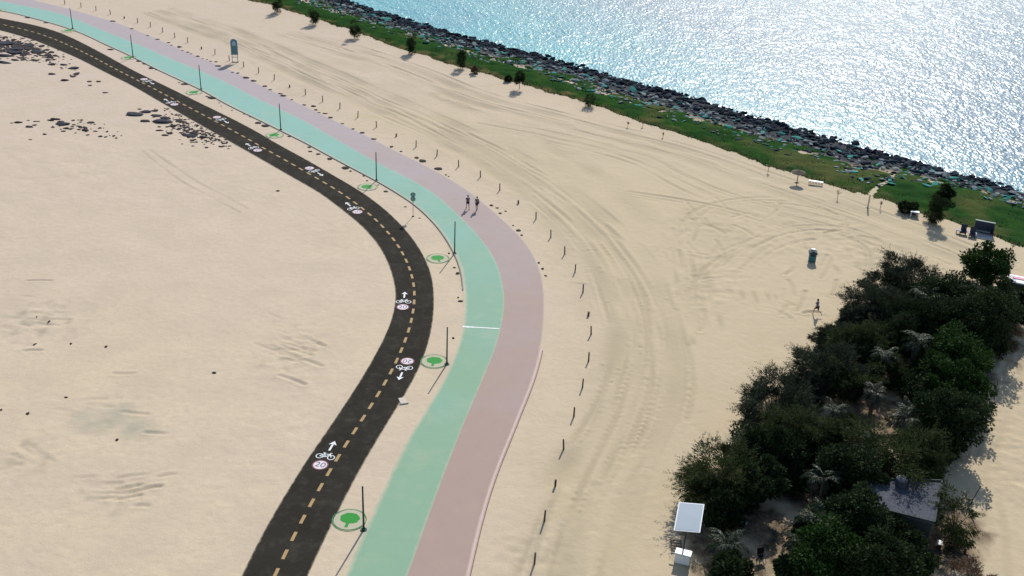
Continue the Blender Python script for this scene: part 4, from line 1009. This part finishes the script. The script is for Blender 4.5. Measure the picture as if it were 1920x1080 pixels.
# small white table
e = empty('table', at_g(1714, 406), R_(-15), 'small white table with rounded top at the grass edge', 'table')
part('tabletop', lambda bm: box(bm, (0, 0, .66), (1.0, .6, .09), bevel=.04), M['white'], e)
for a_ in (-.42, .42):
    for b_ in (-.22, .22): part('leg', lambda bm: rod(bm, (a_, b_, -.05), (a_*.92, b_*.92, .64), .05, .04, 6), M['white'], e)
part('shelf', lambda bm: box(bm, (0.05, 0, .3), (.7, .4, .05)), M['dark_metal'], e)
# dark shelter with pad and two loungers
g = at_g(1842, 440)
e = empty('beach_shelter', g, R_(-24), 'dark navy backed shelter on a white pad at the grass edge', 'shelter')
part('back_wall', lambda bm: box(bm, (0, .55, .75), (2.1, .1, 1.35), bevel=.02), M['navy'], e)
part('top_rail', lambda bm: box(bm, (0, .55, 1.47), (2.2, .2, .08)), mat('green_grey_trim', (.25, .33, .28), .6), e)
part('side_wall', lambda bm: box(bm, (1.08, .15, .6), (.08, .7, 1.1)), M['navy'], e)
part('pad', lambda bm: box(bm, (-.05, -.45, .05), (2.3, 2.0, .16), bevel=.02), M['concrete'], e)
part('bench_seat', lambda bm: box(bm, (0, .2, .42), (1.5, .45, .1), bevel=.02), M['grey_metal'], e)
for i, (px, py) in enumerate([(1805,439), (1822,444)]):
    c = empty('beach_chair', at_g(px, py), R_(-20), ['dark beach chair with grey arm, farther left of the pair by the shelter', 'dark beach chair next to the white pad, right one of the pair'][i], 'chair', 'beach chairs by the shelter')
    part('seat', lambda bm: box(bm, (0, -.1, .32), (.62, .7, .14), bevel=.04), M['navy'], c)
    part('backrest', lambda bm: box(bm, (0, .3, .7), (.62, .12, .8), Matrix.Rotation(R_(-18), 3, 'X').to_quaternion(), bevel=.03), M['navy'], c)
    for sx_ in (-.38, .38): part('armrest', lambda bm: box(bm, (sx_, -.02, .46), (.16, .75, .1), bevel=.02), M['concrete'], c)
    for a_ in (-.3, .3): part('leg', lambda bm: box(bm, (a_, -.05, .12), (.07, .6, .3)), M['dark_metal'], c)
c = empty('low_table', at_g(1796, 437), R_(-20), 'low purple grey table at the left end of the beach chairs', 'table')
part('tabletop', lambda bm: box(bm, (0, 0, .4), (.55, .6, .08), bevel=.02), mat('mauve_plastic', (.22, .17, .22), .6), c)
for a_ in (-.2, .2): part('leg', lambda bm: box(bm, (a_, 0, .16), (.06, .4, .42)), M['dark_metal'], c)
# white cabin at the right edge
e = empty('cabin', at_g(1915, 562), R_(-23), 'low white and pink roofed cabin cut by the right edge of the photo', 'cabin')
part('wall', lambda bm: box(bm, (.9, .6, .9), (4.6, 1.5, 1.8)), M['wall_dark'], e)
part('roof', lambda bm: box(bm, (.9, .6, 1.87), (5.0, 1.9, .14), bevel=.03), M['white'], e)
part('roof_band', lambda bm: box(bm, (.9, .75, 1.97), (4.4, .5, .06)), mat('pink_band', (.55, .22, .28), .6), e)
for k in range(3): f = part('window', lambda bm: box(bm, (-.4+1.3*k, -.165, 1.1), (.8, .03, .7)), M['dark_metal'], e)
# leaning pole, thin post
e = empty('thin_post', at_g(1864, 749), 0, 'thin dark post on the pale track beside the tree shadow', 'post')
part('post', lambda bm: rod(bm, (0, 0, -.1), (-.1, 0, 1.9), .035, .03, 7), M['wood'], e); part('cap', lambda bm: rod(bm, (-.1, 0, 1.9), (-.1, 0, 1.96), .05, .04, 7), M['wood'], e)
e = empty('leaning_pole', at_g(1813, 956), 0, 'leaning bare wooden pole right of the thin branched tree', 'pole')
part('pole', lambda bm: rod(bm, (0, 0, -.1), (.55, .1, 2.0), .045, .035, 7), M['wood_light'], e); part('tip', lambda bm: rod(bm, (.55, .1, 2.0), (.58, .105, 2.1), .055, .04, 7), M['wood'], e)
# solar panel on post with white cabinet
gb_ = G(1279, 1046)
e = empty('solar_panel', (gb_[0], gb_[1], gz(gb_[0], gb_[1])), R_(0), 'pale framed solar panel tilted on a tall post at the left foot of the grove', 'solar panel')
part('post', lambda bm: rod(bm, (0, 0, -.1), (.1, .35, 3.0), .06, .05, 10), M['dark_metal'], e)
rq = Matrix.Rotation(R_(18), 3, 'X').to_quaternion()
def hull(bm, a, b, z0, z1): pass
rt = Matrix.Translation((.2, .45, 3.1)) @ Matrix.Rotation(R_(-4), 4, 'Z') @ Matrix.Rotation(R_(8), 4, 'X')
def pnl(bm, w_, d_, t0, t1, sh=.16):
    vs = [bm.verts.new(rt @ Vector((x+sh*y, y, t))) for t in (t0, t1) for x, y in ((-w_/2, -d_/2), (w_/2, -d_/2), (w_/2, d_/2), (-w_/2, d_/2))]
    for f in ((0, 1, 2, 3), (4, 5, 6, 7), (0, 1, 5, 4), (1, 2, 6, 5), (2, 3, 7, 6), (3, 0, 4, 7)): bm.faces.new([vs[i] for i in f])
    bmesh.ops.recalc_face_normals(bm, faces=bm.faces)
part('frame', lambda bm: pnl(bm, 1.75, 2.65, 0, .06), M['white'], e)
part('panel', lambda bm: pnl(bm, 1.62, 2.5, .055, .075), M['panel'], e)
part('bracket', lambda bm: rod(bm, (.1, .35, 2.4), (.4, .9, 3.0), .03, .03, 6), M['dark_metal'], e)
part('bracket', lambda bm: rod(bm, (.1, .33, 2.6), (.3, -.2, 3.0), .03, .03, 6), M['dark_metal'], e)
e = empty('cabinet', (gb_[0]-.05, gb_[1]-.45, gz(gb_[0], gb_[1])), R_(-18), 'white cabinet standing at the foot of the solar panel post', 'cabinet')
part('body', lambda bm: box(bm, (0, 0, .42), (1.05, .6, .8), bevel=.05), M['white'], e)
part('lid', lambda bm: box(bm, (0, 0, .85), (1.1, .65, .07), bevel=.02), M['white'], e)
part('handle', lambda bm: box(bm, (-.68, .1, .5), (.35, .08, .08)), M['dark_metal'], e)
e = empty('ladder', at_g(1268, 1026), R_(-4), 'grey frame ladder lying on the sand under the solar panel', 'ladder')
for sx_ in (-.35, .35): part('rail', lambda bm: box(bm, (sx_, 0, .08), (.05, 1.5, .05)), M['wood_light'], e)
for k in range(5): part('rung', lambda bm: box(bm, (0, -.6+.3*k, .08), (.66, .05, .05)), M['wood_light'], e)
# narrow white bench
e = empty('bench', at_g(1383, 985), R_(-30), 'narrow white plank bench in the shade of the grove', 'bench')
part('seat', lambda bm: box(bm, (0, .1, .45), (1.25, .17, .05), bevel=.01), M['white'], e); part('seat', lambda bm: box(bm, (0, -.1, .45), (1.25, .17, .05), bevel=.01), M['white'], e)
for sx_ in (-.45, .45): part('leg', lambda bm: box(bm, (sx_, 0, .2), (.07, .34, .44)), M['dark_metal'], e)
# hut with the grey roof
corn = [G(1622, 898, 2.9), G(1766, 902, 2.9), G(1752, 980, 2.9), G(1632, 950, 2.9)]
cen = sum(corn)/4
e = empty('hut', (cen[0], cen[1], 0), 0, 'flat roofed dark hut in the grove, grey roof mottled with litter and painted tree shade', 'hut')
def prism(bm, P, z0, z1, grow=1.0):
    vs = [bm.verts.new(((p[0]-cen[0])*grow, (p[1]-cen[1])*grow, z)) for z in (z0, z1) for p in P]; n = len(P)
    bm.faces.new(vs[:n]); bm.faces.new(vs[n:])
    for i in range(n): j = (i+1) % n; bm.faces.new((vs[i], vs[j], vs[n+j], vs[n+i]))
    bmesh.ops.recalc_face_normals(bm, faces=bm.faces)
part('wall', lambda bm: prism(bm, corn, -.2, 2.72, .95), M['wall_dark'], e)
part('roof', lambda bm: prism(bm, corn, 2.72, 2.9), M['roof'], e)
def par(bm):
    for i in range(4):
        a, b = corn[i]-cen, corn[(i+1) % 4]-cen; d = Vector(b-a); mid = Vector((a+b)/2)
        box(bm, (mid.x, mid.y, 2.95), (d.length, .1, .12), Matrix.Rotation(math.atan2(d.y, d.x), 3, 'Z').to_quaternion())
part('parapet', par, M['wall_dark'], e)
part('door', lambda bm: box(bm, (.3, (corn[2]-cen)[1]*.95-.35, .95), (.8, .06, 1.9)), M['dark_metal'], e)
dg = G(1690, 905, 3.1)
c = empty('water_tank', (dg[0], dg[1], 2.9), 0, 'round grey tank standing on the roof of the hut', 'water tank')
part('body', lambda bm: rod(bm, (0, 0, 0), (0, 0, .5), .42, .42, 18), M['roof'], c); part('lid', lambda bm: ball(bm, (0, 0, .5), (.42, .42, .2), 3), mat('weathered_lid', (.16, .16, .17), .85, var=.4), c)
random.seed(8)
# picnic table
e = empty('picnic_table', at_g(1792, 1036), R_(-20), 'brown wooden picnic table under the thin branched tree', 'picnic table')
for k in range(3): part('plank', lambda bm: box(bm, (0, -.22+.22*k, .74), (1.5, .19, .05)), mat('brown_plank', (.11, .06, .04), .8), e)
for y_ in (-.7, .7): part('seat', lambda bm: box(bm, (0, y_, .44), (1.5, .26, .05)), M['wood'], e)
for x_ in (-.55, .55): part('leg', lambda bm: (box(bm, (x_, 0, .38), (.09, 1.4, .07)), box(bm, (x_, .3, .35), (.08, .09, .72)), box(bm, (x_, -.3, .35), (.08, .09, .72))), M['wood'], e)
e = empty('stool', at_g(1760, 1026), R_(-20), 'small white block stool left of the wooden picnic table', 'stool')
part('seat', lambda bm: box(bm, (0, 0, .42), (.36, .55, .08), bevel=.02), M['white'], e); part('leg', lambda bm: box(bm, (0, 0, .18), (.28, .45, .4)), M['wood'], e)
# black folding chair
e = empty('folding_chair', at_g(1427, 1053), R_(20), 'black folding chair on the dry orange ground at the bottom edge', 'chair')
part('seat', lambda bm: box(bm, (0, 0, .42), (.5, .48, .05), bevel=.01), M['black_cloth'], e); part('backrest', lambda bm: box(bm, (0, .28, .72), (.5, .05, .5), Matrix.Rotation(R_(-12), 3, 'X').to_quaternion()), M['black_cloth'], e)
for sx_ in (-.25, .25): part('leg', lambda bm: rod(bm, (sx_, -.25, 0), (sx_, .25, .75), .022, seg=6), M['dark_metal'], e); part('leg', lambda bm: rod(bm, (sx_, .28, 0), (sx_, -.25, .62), .022, seg=6), M['dark_metal'], e)
# small white hatch beside the road
e = empty('hatch_cover', (*G(755, 752)[:2], .01), R_(20), 'small pale square hatch lying beside the road edge', 'hatch cover')
part('lid', lambda bm: box(bm, (0, 0, .03), (.55, .9, .06), bevel=.01), mat('sandy_white', (.55, .47, .39), .8), e); part('rim', lambda bm: box(bm, (0, -.5, .02), (.75, .08, .08)), M['kerb'], e)
# fallen dry branches and boards in the clearings
random.seed(33)
for i, (px, py, l, a_) in enumerate([(1632,735,1.0,.3),(1600,782,1.5,-.35),(1668,700,1.2,.9),(1655,690,.9,-.9),(1475,990,1.3,.8),(1450,1010,1.1,1.2),(1490,860,1.2,.2),(1440,1030,1.0,-.5),(1705,745,1.1,.6),(1615,720,1.3,-.6)]):
    c = at_g(px, py); e = link('fallen_frond', None, loc=c, rz=a_)
    tag(e, 'pale dry palm frond lying on the litter under the trees', 'palm frond', 'dry palm fronds lying in the grove')
    rg = np.random.default_rng(i); P = np.stack([np.linspace(-l/2, l/2, 24), rg.normal(size=24)*.02, .12+.1*np.sin(np.linspace(0, 3, 24))], 1)
    V = [quads(P, np.array([1., s_*1.2, .15])+rg.normal(size=(24, 3))*.1, np.full(24, .3), np.full(24, .06), rg) for s_ in (-1, 1)]
    V = np.vstack(V); link('leaflets', mesh_np('leaflets', V, np.arange(len(V)).reshape(-1, 4)), M['frond_pale'], e)
    part('stem', lambda bm: rod(bm, (-l/2, 0, .1), (l/2, 0, .14), .03, .015, 6), M['frond_pale'], e)

# ------------------------------------------------------------------ people
def skinned(name, verts, edges, rad, m, parent, sub=1, root=0):
    me = bpy.data.meshes.new(name); me.from_pydata([tuple(v) for v in verts], edges, []); o = bpy.data.objects.new('tmp_skin', me); COL.objects.link(o)
    md = o.modifiers.new('s', 'SKIN'); md.use_smooth_shade = True; md.branch_smoothing = .6
    for i, r in enumerate(rad):
        v = me.skin_vertices[0].data[i]; v.radius = (r, r) if not isinstance(r, tuple) else r; v.use_root = (i == root)
    sb = o.modifiers.new('sub', 'SUBSURF'); sb.levels = sub; sb.render_levels = sub
    bpy.context.view_layer.update()
    nm = bpy.data.meshes.new_from_object(o.evaluated_get(bpy.context.evaluated_depsgraph_get()))
    bpy.data.objects.remove(o); nm.name = name; nm.materials.clear(); return link(name, nm, m, parent)
def person(px, py, rz, label, top, shorts, stride=.28, arm=.3, run=False, bag=None):
    g = at_g(px, py); e = empty('person', g, rz, label, 'person')
    V = []; E = []; Rr = []
    def add(p, r, par=None):
        V.append(Vector(p)); Rr.append(r)
        if par is not None: E.append((par, len(V)-1))
        return len(V)-1
    lean = .10 if run else .02
    pel = add((0, 0, .93), .115); wst = add((0, lean*.3, 1.08), .105, pel); ch = add((0, lean*.7, 1.28), .125, wst); nk = add((0, lean, 1.46), .055, ch)
    hd0 = add((0, lean+.02, 1.53), .06, nk); hd1 = add((0, lean+.03, 1.62), .088, hd0); hd2 = add((0, lean+.02, 1.70), .07, hd1)
    add((0, lean+.135, 1.615), .014, hd1)
    J = {}
    for s_, ph in ((-1, 1), (1, -1)):
        hp = add((s_*.095, 0, .88), .088, pel); ky = ph*stride*.55+(.1 if run else .03); kz = .50+(.08 if run and ph > 0 else 0)
        kn = add((s_*.10, ky, kz), .055, hp); ay = ph*stride-(.22 if run and ph < 0 else 0); az = .09 if not (run and ph < 0) else .38
        cf = add((s_*.10, (ky+ay)/2-.02, (kz+az)/2+.06), .052, kn); ak = add((s_*.10, ay, az), .034, cf); tz_ = az-.05 if az < .2 else az-.14
        add((s_*.115, ay+(.15 if az < .2 else .03), tz_), .032, ak); J[s_] = (hp, kn, ak)
        sh = add((s_*.17, lean*.8, 1.40), .055, ch); fl = .5 if run else .15
        el = add((s_*.235, lean*.8-ph*arm*.5, 1.14), .040, sh); wr = add((s_*.21, lean*.8-ph*arm*.55+(.20 if run else .06), 1.05 if run else .90), .027, el)
        dv = (V[wr]-V[el]).normalized(); pm = add(V[wr]+dv*.07, .030, wr)
        for k in range(4):
            off = Vector((0, (-.03+.02*k), 0)); f1 = add(V[pm]+dv*(.05+.008*(k in (1, 2)))+off, .009, pm); add(V[f1]+dv*.035+Vector((-s_*.015, 0, 0)), .008, f1)
        th = add(V[pm]+Vector((-s_*.01, .045, 0))-dv*.01, .010, pm); add(V[th]+dv*.035+Vector((0, .012, 0)), .009, th)
        J[('a', s_)] = (sh, el)
    skinned('body', V, E, Rr, M['skin'], e)
    cv = [V[pel]-Vector((0, 0, .02)), V[wst], V[ch], V[nk]-Vector((0, 0, .04))]; ce = [(0, 1), (1, 2), (2, 3)]; crd = [.135, .125, .148, .07]
    for s_ in (-1, 1):
        sh, el = J[('a', s_)]; cv += [V[sh], V[sh].lerp(V[el], .6)]; crd += [.075, .062]; n = len(cv); ce += [(2, n-2), (n-2, n-1)]
    skinned('shirt', cv, ce, crd, M[top], e)
    sv = [V[pel]]; se = []; srd = [.132]
    for s_ in (-1, 1):
        hp, kn, ak = J[s_]; sv += [V[hp], V[hp].lerp(V[kn], .8)]; srd += [.108, .086]; n = len(sv); se += [(0, n-2), (n-2, n-1)]
    skinned('shorts', sv, se, srd, M[shorts], e)
    part('hair', lambda bm: (ball(bm, (0, lean-.005, 1.675), (.098, .105, .095), 3), ball(bm, (0, lean-.075, 1.60), (.07, .05, .09), 2)), M['hair'], e, True)
    for s_ in (-1, 1):
        part('eye', lambda bm: ball(bm, (s_*.033, lean+.108, 1.635), (.012, .008, .008), 1), M['hair'], e)
        hp, kn, ak = J[s_]; a_ = V[ak]; dn = a_.z > .2
        part('shoe', lambda bm: ball(bm, (a_.x+s_*.01, a_.y+(.06 if not dn else 0), a_.z-(.045 if not dn else .08)), (.052, .135 if not dn else .06, .045 if not dn else .12), 2), M['white'] if run else M['dark_cloth'], e, True)
    if bag: part('bag', lambda bm: box(bm, (.2, -.06, 1.05), (.12, .24, .30), bevel=.04), M[bag], e)
    return e
person(877, 392, R_(15), 'walker all in black on the pink path, left one of the pair', 'black_cloth', 'black_cloth')
person(894, 394.5, R_(12), 'walker in dark olive top with bare legs on pink path, right of the pair', 'green_cloth', 'dark_cloth', stride=-.24, bag='navy')
person(1530, 592, R_(30), 'lone jogger in a pale lilac shirt crossing the open sand', 'lilac_cloth', 'dark_cloth', stride=.34, arm=.35, run=True)
